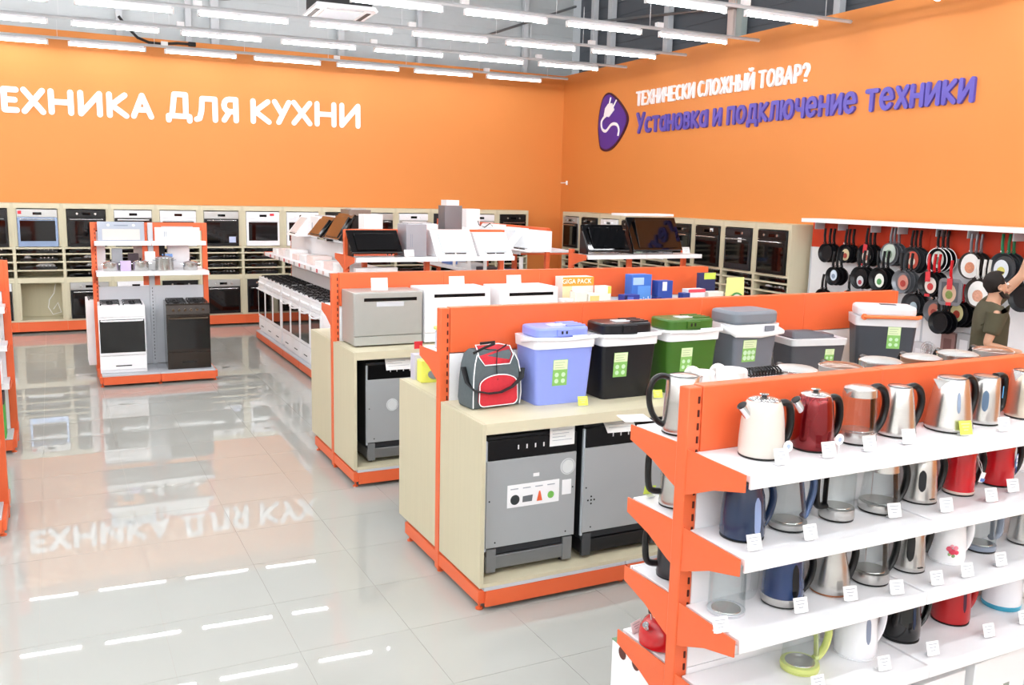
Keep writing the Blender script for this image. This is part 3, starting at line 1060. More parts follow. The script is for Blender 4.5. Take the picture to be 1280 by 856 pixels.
    if window:      # (colour, angle, z0, z1, width)
        col, an, z0, z1, wd = window
        an += math.degrees(math.atan2(-loc[1], -loc[0])) - math.degrees(rz)      # turned towards the aisle by an
        # follow the body wall
        v = MB()

        def rw(z):
            for (r0, za), (r1, zb) in zip(prof[:-1], prof[1:]):
                if za <= z <= zb and zb > za:
                    return r0 + (r1 - r0) * (z - za) / (zb - za)
            return prof[-1][0]
        N = 8
        vv, ff = [], []
        for q in range(N + 1):
            z = h * (z0 + (z1 - z0) * q / N)
            r = rw(z) + .0012
            ww = wd / 2 * math.sqrt(max(.06, 1 - (2 * q / N - 1) ** 4))
            for sg in (-1, 0, 1):
                a = R(an) + sg * ww / r
                vv.append((r * math.cos(a), r * math.sin(a), z))
        for q in range(N):
            for c in (0, 1):
                ff.append((q * 3 + c, q * 3 + c + 1, q * 3 + 3 + c + 1, q * 3 + 3 + c))
        v.add(vv, ff).build('water_window', M(col, .12), t)
    if badge:
        MB().box(-.012, .012, -rb - .0015, -rb * .9, h * .12, h * .14).build('badge', BLACKM, t)
    return t


def pbase(px, z, Y):
    """x of a point at pixel column px on the horizontal board z at depth Y"""
    for py in range(430, 900):
        P = onz(px, py, z)
        if P.y < Y:
            return P.x
    return 0


CREAM = M('D6D1C8', .3, coat=.5, var=.01)
REDM = M('7A0A14', .18, .6, var=.03, coat=.6)
REDP = M('C4141E', .22, coat=.5, var=.02)
NAVY = M('1D2F4E', .25, coat=.4, var=.03)
WHITEP = M('F2F3F8', .25, coat=.3, var=.01)
BLACKP = M('08080A', .18, coat=.5, var=.02)
LIME = M('D3DE86', .35)
GREYPL = M('8E98A8', .35)
TEAL = M('3EA5C4', .35)
COPPER = M('B97A5A', .3, .9)
GOLDS = M('CFC3B4', .28, .85, var=.03, stretch=(1, 1, 30))
KY = 2.44
k = {}
Z1, Z2, Z3, Z4 = 1.4185, 1.1185, .8205, .5305


def KX(px, z, Y=KY):
    return pbase(px, z, Y)


kd = [
    # label, px, z, Y, kwargs
    ('glossy cream white kettle with domed steel lid and stubby spout, top shelf left end', 951, Z1, 2.44, dict(body=CREAM, style='dome', h=.232, rb=.083, rt=.058, hkind='S')),
    ('metallic dark red domed kettle with steel spout, beside the cream kettle on the top shelf', 1015, Z1, 2.44, dict(body=REDM, style='dome', h=.232, rb=.078, rt=.054, hkind='S2')),
    ('glass and steel kettle with a thick black loop handle, third on the top shelf', 1070, Z1, 2.44, dict(glass=True, h=.225, rb=.073, rt=.062, body=STEEL, band=.05)),
    ('slim brushed steel cone kettle with round lid, fourth on the top shelf', 1120, Z1, 2.46, dict(h=.205, rb=.076, rt=.05, beakout=0)),
    ('largest brushed steel cone kettle with a sharp beak and blue window, top shelf', 1185, Z1, 2.44, dict(h=.225, rb=.095, rt=.062, beakout=.042, window=('8E9DB4', 24, .38, .75, .014))),
    ('satin steel kettle with an oval blue grey window and square black handle, top shelf', 1227, Z1, 2.46, dict(h=.21, rb=.07, rt=.056, hkind='D', window=('5E7690', 6, .3, .72, .026), beakout=.015)),
    ('champagne steel kettle cut by the right picture edge, top shelf', 1278, Z1, 2.46, dict(body=GOLDS, h=.215, rb=.073, rt=.06)),
    ('navy blue plastic jug kettle with pale level strip, left end of the second shelf', 928, Z2, 2.44, dict(body=NAVY, style='jug', h=.215, rb=.082, rt=.06, hcol=NAVY, hkind='C', lidcol=NAVY, window=('8DA0C8', 42, .12, .78, .03), beakout=.02)),
    ('clear glass cone kettle with blue grey grips beside the navy kettle', 985, Z2, 2.44, dict(glass=True, style='open', h=.25, rb=.072, rt=.04, band=.03, body=SILVER, hcol=M('5A6C90', .15, .7), hkind='C', beakout=.01)),
    ('straight clear glass kettle with steel base and black handle turned left, second shelf', 1045, Z2, 2.44, dict(glass=True, style='open', h=.25, rb=.066, rt=.064, band=.05, hkind='D', beakout=.012, rz=PI)),
    ('glass kettle with slanted steel collar and broad black handle, middle of second shelf', 1099, Z2, 2.44, dict(glass=True, h=.205, rb=.082, rt=.062, band=.04, hthick=.013)),
    ('steel kettle with a black oval window and black loop handle, second shelf', 1149, Z2, 2.46, dict(h=.20, rb=.072, rt=.055, window=('1A1C22', 8, .28, .72, .03), beakout=.02, badge=True)),
    ('bright red kettle with a paper tag on a string, second shelf', 1199, Z2, 2.46, dict(body=REDP, style='jug', h=.20, rb=.064, rt=.06, beakout=.012, lidcol=REDP)),
    ('bright red kettle with blue and white stickers, right end of the second shelf', 1245, Z2, 2.48, dict(body=REDP, style='jug', h=.205, rb=.07, rt=.064, beakout=.012, lidcol=REDP)),
    ('all clear glass kettle at the left end of the third shelf', 908, Z3, 2.46, dict(glass=True, style='open', h=.2, rb=.07, rt=.066, band=.012, body=M('D9DCE2', .3), hcol=GLASS, hkind='D', beakout=.01, base=GREYP)),
    ('dark blue glass kettle with steel base and black level strip, third shelf', 977, Z3, 2.44, dict(body=M('223a68', .12, .2, coat=.5), style='jug', h=.205, rb=.08, rt=.068, beakout=.015, window=('0A0A10', 38, .2, .85, .03))),
    ('waisted steel kettle with a copper coloured foot, third shelf', 1037, Z3, 2.44, dict(style='bell', h=.22, rb=.078, rt=.048, base=COPPER, beakout=.02)),
    ('clear glass kettle on a steel foot between two steel kettles, third shelf', 1087, Z3, 2.44, dict(glass=True, h=.22, rb=.074, rt=.06, band=.05, hthick=.013)),
    ('steel kettle with a tall black oval window and thin hooked handle, third shelf', 1135, Z3, 2.46, dict(h=.215, rb=.066, rt=.05, window=('101014', 4, .25, .8, .032), hkind='O', badge=True)),
    ('white ceramic kettle painted with pink flowers, third shelf', 1183, Z3, 2.46, dict(body=WHITE2, style='jug', h=.19, rb=.074, rt=.06, hcol=WHITE2, lidcol=WHITE2, beakout=.01, base=WHITE2)),
    ('clear kettle with a grey plastic foot and grey handle, third shelf right part', 1225, Z3, 2.48, dict(glass=True, h=.2, rb=.066, rt=.058, band=.03, body=GREYPL, hcol=GREYPL, hkind='D', lidcol=GREYPL)),
    ('plain steel kettle cut by the right picture edge, third shelf', 1278, Z3, 2.46, dict(h=.21, rb=.062, rt=.05)),
    ('clear kettle with a lime green foot and handle on the lowest shelf', 1000, Z4, 2.42, dict(glass=True, h=.205, rb=.075, rt=.062, band=.03, body=LIME, hcol=LIME, lidcol=LIME, base=LIME)),
    ('white plastic jug kettle with grey level window on the lowest shelf', 1068, Z4, 2.42, dict(body=WHITEP, style='jug', h=.215, rb=.085, rt=.068, hcol=WHITEP, lidcol=WHITEP, base=WHITEP, window=('8B93A8', 36, .35, .85, .022), beakout=.015)),
    ('glossy all black jug kettle on the lowest shelf', 1125, Z4, 2.44, dict(body=BLACKP, style='jug', h=.22, rb=.078, rt=.075, lidcol=BLACKP, hcol=BLACKP, beakout=.012, window=('1C2A4A', 42, .3, .8, .014))),
    ('matt red jug kettle with dark level strip on the lowest shelf', 1188, Z4, 2.46, dict(body=M('B51A1E', .35, coat=.2), style='jug', h=.22, rb=.08, rt=.068, hcol=M('B51A1E', .35, coat=.2), lidcol=REDP, beakout=.015, window=('4A2038', 44, .3, .85, .018))),
    ('white kettle with a sky blue foot on the lowest shelf, right edge', 1252, Z4, 2.46, dict(body=WHITEP, style='jug', h=.205, rb=.082, rt=.066, hcol=WHITEP, lidcol=WHITEP, base=TEAL, beakout=.015)),
]
KE = []
for lb, px, z, Y, kw in kd:
    rz = kw.pop('rz', R(-6))
    KE.append(kettle(lb, (KX(px, z, Y), Y, z), rz, **kw))
# details on single kettles
for i in (0, 1):    # round thermometer discs hanging on the front
    p = thing('round_tag', 'small round white tag with blue centre on the %s kettle' % ('cream' if i == 0 else 'dark red'), 'tag', KE[i].location + Vector((.035, -.097, 0)))
    MB().cyl((0, 0, .055), .021, .004, 20, 'y').build('disc', WHITE2, p)
    MB().cyl((0, -.0042, .055), .009, .001, 16, 'y').build('disc_centre', M('A9BCD8', .5), p)
    MB().box(-.002, .002, -.002, 0, 0, .04).build('stem', WHITE2, p)
for kk, col, wd in ((15, STEEL, .036), (12, M('D8C4B8', .4), .018), (26, TEAL, .022)):
    o = KE[kk]
    rb = {15: .08, 12: .064, 26: .082}[kk]
    MB().lathe([(rb * .98, .008), (rb * 1.015, .012), (rb * 1.015, wd), (rb * .98, wd + .002)], 36, caps=False).build('metal_foot' if kk != 26 else 'coloured_foot', col, o)
# flowers on the white kettle
for i, (a, zz, r, c) in enumerate([(-100, .075, .012, 'E0566E'), (-90, .062, .014, 'D9415C'), (-80, .08, .011, 'EE8C9C'), (-76, .06, .010, 'D9415C'), (-92, .088, .008, 'F2A7B2'), (-86, .045, .008, '7E9E6A'), (-98, .05, .007, '8FAE7A')]):
    rr = .0755
    a -= 32
    p = (rr * math.cos(R(a)), rr * math.sin(R(a)), zz)
    MB().lathe([(r, 0), (r * .6, .0015), (.001, .002)], 8, axis='y').build('painted_flower', M(c, .5), KE[19], p, rot=(0, 0, R(a + 90)))
# swing tag, stickers
p = thing('swing_tag', 'white and blue paper tag on a white string hanging from the red kettle', 'tag', KE[12].location + Vector((.055, -.066, .05)))
MB().obox((0, 0, .03), (.03, .001, .045), (.1, .25, 0)).build('card', WHITE2, p)
MB().obox((.003, -.0012, .018), (.026, .001, .014), (.1, .25, 0)).build('blue_panel', M('5A7FC4', .5), p)
MB().tube([(-.004, 0, .052), (-.01, .01, .08), (-.004, .03, .12), (.004, .012, .085), (0, 0, .052)], .0012, n=5).build('string', WHITE2, p)
MB().obox((.032, -.066, .12), (.026, .002, .06), (0, 0, .45)).build('blue_sticker', M('7E9AD0', .5), KE[13])
for q in range(3):
    MB().obox((.032, -.068, .102 + q * .018), (.014, .001, .012), (0, 0, .45)).build('white_square', WHITE2, KE[13])
MB().obox((.058, -.046, .085), (.02, .002, .05), (0, 0, .8)).build('blue_sticker', M('3F5FB0', .5), KE[13])
MB().obox((.052, -.046, .14), (.01, .003, .05), (0, 0, .8)).build('blue_sticker', M('58A8E0', .5), KE[5])

# cards in front of the kettles
tags = [(976, 582, Z1, 'w', 'white price card before the cream kettle, top shelf'), (1035, 573, Z1, 'w', 'white price card before the dark red kettle, top shelf'), (1086, 565, Z1, 'w', 'white price card before the glass and steel kettle, top shelf'),
        (1135, 556, Z1, 'w', 'white price card before the slim cone kettle, top shelf'), (1206, 545, Z1, 'y', 'yellow price card before the largest cone kettle, top shelf'), (1254, 540, Z1, 'w', 'white price card between the last two kettles of the top shelf'),
        (942, 689, Z2, 'w', 'white price card before the navy kettle, second shelf'), (1012, 676, Z2, 'w', 'white price card before the glass cone kettle, second shelf'), (1117, 648, Z2, 'w', 'white price card before the glass kettle with slanted collar'), (1182, 641, Z2, 'w', 'white price card before the black windowed kettle, second shelf'), (1238, 628, Z2, 'w', 'white price card between the two red kettles'), (1265, 616, Z2, 'w', 'white price card at the right end of the second shelf'),
        (900, 792, Z3, 'w', 'white price card lowest left, before the clear glass kettle, third shelf'), (1000, 767, Z3, 'w', 'white price card before the dark blue kettle, third shelf'), (1062, 752, Z3, 'w', 'white price card before the copper footed kettle'), (1120, 744, Z3, 'w', 'white price card before the clear kettle on the steel foot'), (1170, 732, Z3, 'w', 'white price card before the oval window kettle, third shelf'), (1208, 722, Z3, 'w', 'white price card before the flowered kettle'), (1250, 708, Z3, 'w', 'white price card before the grey footed kettle'),
        (1028, 868, Z4, 'w', 'white price card at the bottom edge before the lime kettle'), (1110, 842, Z4, 'w', 'white price card before the white jug kettle, lowest shelf'), (1165, 820, Z4, 'w', 'white price card before the black jug kettle, lowest shelf'), (1235, 797, Z4, 'w', 'white price card before the red jug kettle, lowest shelf'), (1279, 780, Z4, 'w', 'white price card cut by the right edge, lowest shelf')]
for px, py, z, c, lb in tags:
    P = onz(px, py, z)
    P.y = max(P.y, 2.262)
    price_tag(lb, (P.x, P.y, P.z + .0035), R(random.uniform(-14, -4)), YTAG if c == 'y' else PAPER, .06, .055)
P = onz(1208, 534, Z1)
o = MB().obox((0, 0, .052), (.042, .002, .026), (-.2, 0, 0)).box(-.003, .003, 0, .003, 0, .04).build('promo_card', M('D24FA8', .5), None, P + Vector((0, .02, .001)), label='x')
tag(o, 'magenta promotion card standing behind the yellow price card', 'price tag')

# ------------------------------------------------------------------ far side of the kettle gondola
BZ1, BZ2, BZ3, BZ4 = 1.4305, 1.1255, .8305, .5355
kettle('brushed steel kettle with large black handle beside the end post, far top shelf', (2.17, 2.78, BZ1), PI - .45, h=.235, rb=.078, rt=.064, hthick=.012, beakout=.012)
kettle('steel kettle with square black handle on the far second shelf', (2.18, 2.80, BZ2), PI - .5, h=.225, rb=.07, rt=.062, hkind='D', glass=False)
kettle('dark steel kettle with black and chrome handle on the far third shelf', (2.18, 2.79, BZ3), PI - .5, body=M('45464A', .3, .5), h=.2, rb=.072, rt=.064, hkind='D', lidcol=CHROME)
MB_white = M('F4F3F2', .3)
for px, lb, r in ((880, 'smaller white lid of a kettle peeking above the orange top, left one of two', .045), (906, 'larger white kettle lid peeking above the orange top, right one of two', .062)):
    P = ony(px, 470, 2.80)
    kettle(lb, (P.x + (.035 if r > .06 else .02), 2.80 if r > .06 else 2.83, BZ1), PI / 2, body=MB_white, style='jug', h=.238 if r > .06 else .232, rb=r + .01, rt=r, hcol=MB_white, lidcol=MB_white, beakout=.01, base=MB_white)
# coiled cord
c = thing('coiled_cord', 'black coiled power cord lying above the orange top beside the white lids', 'cord', (2.60, 2.80, BZ1))
pts = [(-.09 + .16 * i / 70, .03 * math.cos(i * .9), .213 + .018 * math.sin(i * .9)) for i in range(71)]
MB().tube(pts, .004, n=5).build('cord', BLACK, c)
MB().box(-.08, .07, -.05, .05, 0, .192).build('carton', WHITE2, c)
pots = [(993, 463, 'wide steel pot kettle with black side grip peeking over the orange top, leftmost steel one', .092, .266, STEEL), (1050, 459, 'low steel lid with brownish glass peeking over the orange top', .092, .262, SILVER),
        (1100, 452, 'steel pot with a wire handle peeking over the top of the gondola', .092, .27, STEEL), (1150, 449, 'copper rimmed steel pot lid peeking over the gondola top', .088, .27, M('B08870', .3, .7)),
        (1196, 444, 'steel pot before the man, peeking over the gondola top', .092, .272, STEEL), (1240, 441, 'steel pot with black rim nearest the elbow of the man', .09, .275, SILVER)]
for px, py, lb, r, h, m in pots:
    P = ony(px, py, 2.80)
    h -= .036
    t = thing('steel_pot', lb, 'pot', (P.x, 2.795, BZ1), R(75), 'pots on the far top shelf of the kettle gondola')
    MB().lathe([(r * .95, 0), (r, .01), (r, h * .9), (r * 1.04, h * .92), (r * .9, h * .93)], 32).build('body', m, t)
    MB().lathe([(r * .98, h * .925), (r * .8, h * .96), (r * .3, h * .985), (.003, h * .988)], 28).build('lid', SILVER if m is not SILVER else M('9A7B6C', .15, .4), t)
    MB().tube([(r * .98, 0, h * .88), (r + .05, 0, h * .9), (r + .065, 0, h * .8), (r + .05, 0, h * .68), (r * .99, 0, h * .66)], .01, .016, 8).build('handle', BLACK, t)
# red whistling kettle
t = thing('whistling_kettle', 'glossy red round stovetop kettle with black bail handle on the far lowest shelf', 'kettle', (2.15, 2.80, BZ4))
MB().lathe([(.085, .0), (.098, .008), (.1, .04), (.094, .07), (.078, .098), (.055, .117), (.045, .12)], 40).build('body', M('C21820', .15, coat=.6), t)
MB().lathe([(.05, .119), (.046, .126), (.02, .132), (.003, .133)], 28).build('lid', CHROME, t)
MB().lathe([(.008, .131), (.014, .14), (.016, .152), (.01, .16), (.002, .162)], 16).build('lid_knob', BLACK, t)
MB().tube([(-.06, 0, .115), (-.066, 0, .15)], .004, n=6).tube([(.06, 0, .115), (.066, 0, .15)], .004, n=6).build('bail', CHROME, t)
MB().tube([(-.066, 0, .145), (-.07, 0, .18), (-.045, 0, .21), (0, 0, .222), (.045, 0, .21), (.07, 0, .18), (.066, 0, .145)], .009, .011, 8).build('handle', BLACK, t)
MB().tube([(-.07, -.02, .08), (-.1, -.03, .1), (-.115, -.035, .12)], .014, .014, 10).build('spout', CHROME, t)
for px, py, z, c, lb in ((795, 512, BZ1, 'w', 'large white leaflet sticking out over the far top shelf end'), (770 + 8, 745, BZ4, 'w', 'white card behind the red whistling kettle')):
    P = onz(px, py, z)
    if z == BZ1:
        o = MB().obox((0, 0, 0), (.12, .1, .0015), (0.04, .0, -.2)).build('leaflet', PAPER, None, (2.10, 3.0, z + .012))
        tag(o, lb, 'leaflet')
    else:
        price_tag(lb, (2.10, 2.915, z + .0035), R(20), PAPER, .07, .045)
price_tag('yellow price card under the square handled kettle, far second shelf', (2.14, 2.925, BZ2 + .0035), R(170), YTAG, .05, .04)
# carton standing on the base, cream box
t = thing('carton', 'white appliance carton with green edges and round pictures under the red kettle', 'box', (2.10, 2.78, .147))
MB().box(-.02, .40, -.12, .28, 0, .30).build('carton_body', WHITE2, t, bevel=.003)
MB().box(-.021, .401, -.121, .281, .296, .3015).build('green_edge', M('7DA27C', .6), t)
for q, (y, z) in enumerate(((-.02, .27), (.10, .27), (.2, .27))):
    MB().cyl((-.0205, y, z), .028, .002, 16, 'x').build('picture_disc', M('5A2A22', .5), t)
    MB().cyl((.05 + q * .1, -.1215, .255), .022, .002, 16, 'y').build('picture_disc', M('5A2A22', .5), t)
for q in range(7):
    MB().box(-.0225, -.0205, -.02 + q * .013, -.012 + q * .013, .07, .17).build('barcode_bar', M('2A2A2A', .6), t)
# boxes under the lowest front shelf
for i, (x, w_, h_, lb) in enumerate(((2.55, .33, .27, 'grey white carton under the lowest kettle shelf, left one'), (2.93, .36, .29, 'white carton under the lowest kettle shelf, middle one'), (3.33, .36, .31, 'white carton with leaf print under the lowest shelf, right one'), (3.73, .30, .30, 'white carton under the lowest shelf at the right edge'))):
    t = thing('carton', lb, 'box', (x, 2.30, .147), R(2), 'cartons under the lowest kettle shelf')
    MB().box(0, w_, -.07, .22, 0, h_).build('carton_body', WHITE2 if i else GREYP, t, bevel=.003)
    for q in range(3):
        MB().box(.05 + q * .08, .09 + q * .08, -.0715, -.0705, h_ * .35, h_ * .55).build('printed_leaf', M('9AA39C', .6), t)
    MB().box(.001, w_ - .001, .07, .08, h_, h_ + .0008).build('packing_tape', M('E8E6DE', .3), t)


# ------------------------------------------------------------------ dishwashers
def built_in_dishwasher(label, loc, w=.585, h=.72, toe='steel', stickers=False, disc=False, group='built-in dishwashers inside the birch cabinets'):
    t = thing('dishwasher', label, 'dishwasher', loc, 0, group)
    MB().box(-w / 2 + .005, w / 2 - .005, .012, .48, .12, h + .02).build('body', M('3A3C40', .4, .4), t, bevel=.004)
    dr = MB().box(-w / 2, w / 2, -.012, .011, .17, h - .115).build('door', PANELG, t, bevel=.003)
    MB().box(-w / 2 - .004, -w / 2 + .008, -.004, .012, .15, h).build('side_trim', M('D5DCE4', .3, .3), t)
    cp = MB().box(-w / 2 + .01, w / 2 - .002, -.013, .011, h - .113, h + .005).build('control_panel', BLACK, t, bevel=.003)
    for q in range(5):
        x = -.1 + q * .055 if q < 4 else .12
        MB().box(x, x + .008, -.0145, -.013, h - .06, h - .035).build('button_mark', WHITE2, cp)
    MB().box(-w / 2 + .006, w / 2 - .006, .0, .3, .035, .115).build('toe_base', STEELD if toe == 'steel' else BLACKM, t, bevel=.003)
    for s in (-1, 1):
        MB().box(*sorted((s * (w / 2 - .07), s * (w / 2 - .01))), -.008, .02, .02, .16).build('hinge', M('8C8E90', .4, .5) if toe == 'steel' else M('55585C', .4, .5), t, bevel=.002)
        MB().cyl((s * (w / 2 - .05), .05, 0), .015, .035, 10).cyl((s * (w / 2 - .05), .28, 0), .015, .035, 10).build('foot', BLACKM, t)
    for x, z in ((-w / 2 + .02, .45), (-w / 2 + .06, .2), (w / 2 - .06, .2), (w / 2 - .02, .47)):
        MB().cyl((x, -.012, z), .005, .0015, 10, 'y').build('screw', BLACKM, dr)
    if stickers:
        st = MB().box(-.16, .18, -.0135, -.012, .395, .53).build('feature_sticker', WHITE2, dr)
        for x, c, m in ((-.11, 'basin', '2E3234'), (-.03, 'rack', '6C7074'), (.05, 'cone', 'E8643A'), (.125, 'drop', '7CC05A')):
            b = MB()
            if c == 'basin':
                b.lathe([(.03, 0), (.026, .002), (.001, .0022)], 16, c=(x, -.0135, .44), axis='y', sy=1)
            elif c == 'rack':
                b.prism([(x - .032, .42), (x + .03, .42), (x + .035, .458), (x - .03, .455)], -.0148, -.0135)
            elif c == 'cone':
                b.prism([(x - .018, .415), (x + .018, .415), (x + .004, .475), (x - .004, .475)], -.0148, -.0135)
            else:
                b.lathe([(.022, 0), (.018, .0015), (.001, .002)], 14, c=(x, -.0135, .442), axis='y')
            b.build('printed_picture', M(m, .6), st)
        for q in range(4):
            MB().box(-.14 + q * .08, -.09 + q * .08, -.0142, -.0135, .502, .508).build('print_line', INK, st)
        MB().box(.20, .262, -.0135, -.012, .43, .52).build('small_sticker', WHITE2, dr)
        MB().box(.005, .045, -.0135, -.012, .565, .585).build('small_sticker', WHITE2, dr)
    if disc:
        ds = MB().cyl((disc[0], -.012, disc[1]), .05, .0015, 28, 'y').build('round_sticker', M('D9DCDC', .5), dr)
        MB().tube([(disc[0] + .042 * math.cos(2 * PI * i / 24), -.0142, disc[1] + .042 * math.sin(2 * PI * i / 24)) for i in range(24)], .0012, n=4, closed=True).build('sticker_ring', INK, ds)
    return t


def sheet_card(label, loc, w=.13, h=.095, rot=(-.25, 0, 0), lines=4):
    t = thing('price_sheet', label, 'price tag', loc, rot=rot, group='large white price sheets on the dishwashers')
    MB().box(-w / 2, w / 2, -.001, .001, 0, h).build('sheet', PAPER, t)
    for q in range(lines):
        MB().box(-w * .4, w * (.4 - .13 * (q % 3)), -.0016, -.001, h * (.85 - .18 * q) - .002, h * (.85 - .18 * q) + .001).build('print_line', INK, t)
    return t


Z0 = .1695
built_in_dishwasher('grey steel built-in dishwasher with picture sticker on its door, middle gondola', (2.40, 4.43, Z0), h=.80, stickers=True, disc=(.235, .60))
dwb = built_in_dishwasher('grey built-in dishwasher with black toe base, half hidden by the kettle shelves', (3.04, 4.43, Z0), h=.81, toe='black')
for q in range(5):
    a = 2 * PI * q / 4
    MB().cyl((-.235 + (.022 * math.cos(a) if q < 4 else 0), -.0125, .37 + (.022 * math.sin(a) if q < 4 else 0)), .006, .001, 10, 'y').build('vent_hole', BLACKM, dwb)
built_in_dishwasher('grey built-in dishwasher in the hidden right part of the cooler cabinet', (3.60, 4.43, Z0), h=.80, w=.5)
built_in_dishwasher('dark grey built-in dishwasher with round pale sticker below the silver countertop dishwasher', (2.46, 6.80, Z0), h=.80, disc=(-.08, .47))
sheet_card('white price sheet on the control panel of the stickered dishwasher', (2.585, 4.408, .905), rot=(0, 0, 0), w=.165, h=.11)
sheet_card('white price sheet leaning at the top of the second dishwasher', (2.98, 4.37, .955), rot=(-.9, 0, -.1), w=.2, h=.12)
sheet_card('white price sheet on the dark dishwasher below the silver countertop one', (2.43, 6.76, .93), rot=(-.4, 0, 0), w=.22, h=.11)
t = thing('loose_hose', 'crumpled grey tape and hose lying on top of the stickered dishwasher', 'hose', (2.40, 4.52, Z0 + .822))
MB().tube([(-.12, 0, .012), (-.04, .03, .012), (.02, .0, .024), (.09, .04, .02)], .008, .011, 6).build('hose', GREYP, t)
MB().obox((.1, .05, .018), (.06, .03, .014), (.1, .2, .3)).build('hose_end', GREYPL, t)


def countertop_dishwasher(label, loc, mat, side_mat, w=.55, d=.5, h=.44, rz=0, handle=True):
    t = thing('countertop_dishwasher', label, 'dishwasher', loc, rz, 'countertop dishwashers on the far birch cabinets')
    MB().box(-w / 2, w / 2, 0, d, .012, h).build('body', side_mat, t, bevel=.006)
    dr = MB().box(-w / 2 + .002, w / 2 - .002, -.022, -.001, .09, h - .002).build('door', mat, t, bevel=.005)
    MB().box(-w / 2 + .002, w / 2 - .002, -.018, -.001, .012, .084).build('lower_panel', mat, t, bevel=.003)
    MB().box(-w * .36, w * .41, -.024, -.022, h - .072, h - .045).build('display_strip', BGLASS, dr)
    if handle:
        MB().box(-w * .18, w * .22, -.0235, -.021, h - .115, h - .078).build('recessed_grip', M('6E7478', .3, .5) if mat is PANELG else GREYP, dr)
    for sx in (-1, 1):
        for yy in (.05, d - .05):
            MB().cyl((sx * (w / 2 - .05), yy, 0), .016, .013, 10).build('foot', BLACKM, t)
    return t


CT = WTZ + .001
countertop_dishwasher('silver countertop dishwasher at the left end of the far birch cabinet', (2.40, 6.95, CT), M('B2B5B1', .4, .35), M('B2B5B1', .4, .35), .58, .33, .44)
countertop_dishwasher('white countertop dishwasher with black display beside the silver one', (3.01, 6.95, CT), WHITE2, WHITE2, .60, .33, .455, handle=False)
countertop_dishwasher('white countertop dishwasher near the detergent boxes', (3.68, 6.93, CT), WHITE2, WHITE2, .56, .35, .45, handle=False)
for x, lb in ((2.30, 'white price sheet standing on the silver countertop dishwasher'), (2.98, 'white price sheet standing on the middle white countertop dishwasher'), (3.52, 'white price sheet standing on the white dishwasher near the detergents')):
    sheet_card(lb, (x + .04, 6.985, CT + .452), w=.14, h=.10, rot=(-.12, 0, 0))
# red price markers before the white ones
for px, lb in ((525, 'small red marker on the middle white dishwasher, behind the orange top'), (620, 'small red marker between the two white dishwashers, behind the orange top')):
    P = ony(px, 378, 6.7)
    tag(MB().box(-.035, .035, -.001, .001, 0, .06).build('red_marker', M('D8303A', .5), None, (P.x, 6.73, CT)), lb, 'price tag')


# ------------------------------------------------------------------ detergent boxes on the far cabinet
def product_box(label, x, w, d, h, col, y=6.8, panels=(), texts=(), rz=0, z=CT, name='detergent_box', group='detergent boxes behind the orange top'):
    t = thing(name, label, 'box', (x, y, z), rz, group)
    MB().box(-w / 2, w / 2, 0, d, 0, h).build('carton_body', M(col, .5), t, bevel=.002)
    for (c, x0, x1, z0, z1) in panels:
        MB().box(x0 * w - w / 2, x1 * w - w / 2, -.0012, 0, z0 * h, z1 * h).build('printed_panel', M(c, .5), t)
    for (tx, c, sz, cx, cz) in texts:
        text_mesh(tx, sz, M(c, .5), 'lettering', t, (cx * w - w / 2, -.0018, cz * h))
    return t


product_box('long white detergent box with an orange GIGA PACK band', 4.28, .33, .14, .51, 'F3F0EA', y=7.1, panels=(('F2A33C', 0, 1, .84, 1), ('F6E3B4', .0, .3, .0, .84)), texts=(('GIGA PACK', 'FFFFFF', .06, .45, .92), ('S', 'D8404A', .08, .28, .7)))
product_box('small white box with red lettering left of the giga pack box', 4.04, .10, .1, .34, 'F6F2F2', y=6.86, panels=(('E2525A', .2, .8, .05, .2), ('D9E6F5', .1, .9, .6, .8)))
product_box('white and pale green box in front of the giga pack box', 4.17, .12, .1, .40, 'EFEFE2', y=6.86, panels=(('E2525A', .2, .8, .6, .7), ('A8CDB8', .2, .8, .1, .35)))
product_box('white box with a green palm shaped print', 4.31, .12, .1, .38, 'F1F1E8', y=6.86, panels=(('E6D488', .1, .9, .8, .95), ('5F9C88', .3, .7, .08, .4)))
product_box('white box with yellow top corner and teal plant print', 4.45, .12, .1, .44, 'F3F2EC', y=6.9, panels=(('F0DC6A', .7, 1, .85, 1), ('3F8492', .25, .75, .2, .55)))
product_box('small red and blue box between the white and the blue ones', 4.565, .07, .08, .30, 'D86070', y=6.86, panels=(('5A8CD0', .1, .9, .1, .45),))
product_box('dark blue detergent box in front, left of the tall blue one', 4.70, .17, .1, .36, '2F3F9C', y=6.84, panels=(('5A78D8', .1, .6, .6, .95), ('1E2A6E', .0, .2, 0, 1)), texts=(('finish', 'F4F4FF', .05, .55, .6),))
product_box('tallest bright blue detergent box with white lettering', 4.90, .22, .12, .53, '3C74D0', y=6.98, panels=(('A9CDF4', .05, .6, .82, .95), ('5C9AE8', .3, .95, .3, .8)), texts=(('finish', 'FFFFFF', .085, .6, .55),))
product_box('small navy box just right of the tall blue detergent box', 5.005, .06, .08, .33, '1C2E7A', y=6.84)
product_box('blue detergent box with a pale oval, right of the tall blue one', 5.15, .17, .1, .47, '2E50A8', y=6.95, panels=(('8CC0EE', .2, .85, .15, .6), ('E4EEF8', .3, .6, .8, .98)), texts=(('finish', 'FFFFFF', .045, .52, .4),))
product_box('narrow dark blue box before the pale boxes with red tops', 5.32, .08, .08, .36, '34468E', y=6.84, panels=(('C8D4F0', .2, .8, .6, .85),))
product_box('pale box with a red lid edge and blue ring print', 5.47, .2, .1, .39, 'E6E8F0', y=6.88, panels=(('DC5060', 0, 1, .92, 1), ('B4C4E4', .2, .8, .2, .7)))
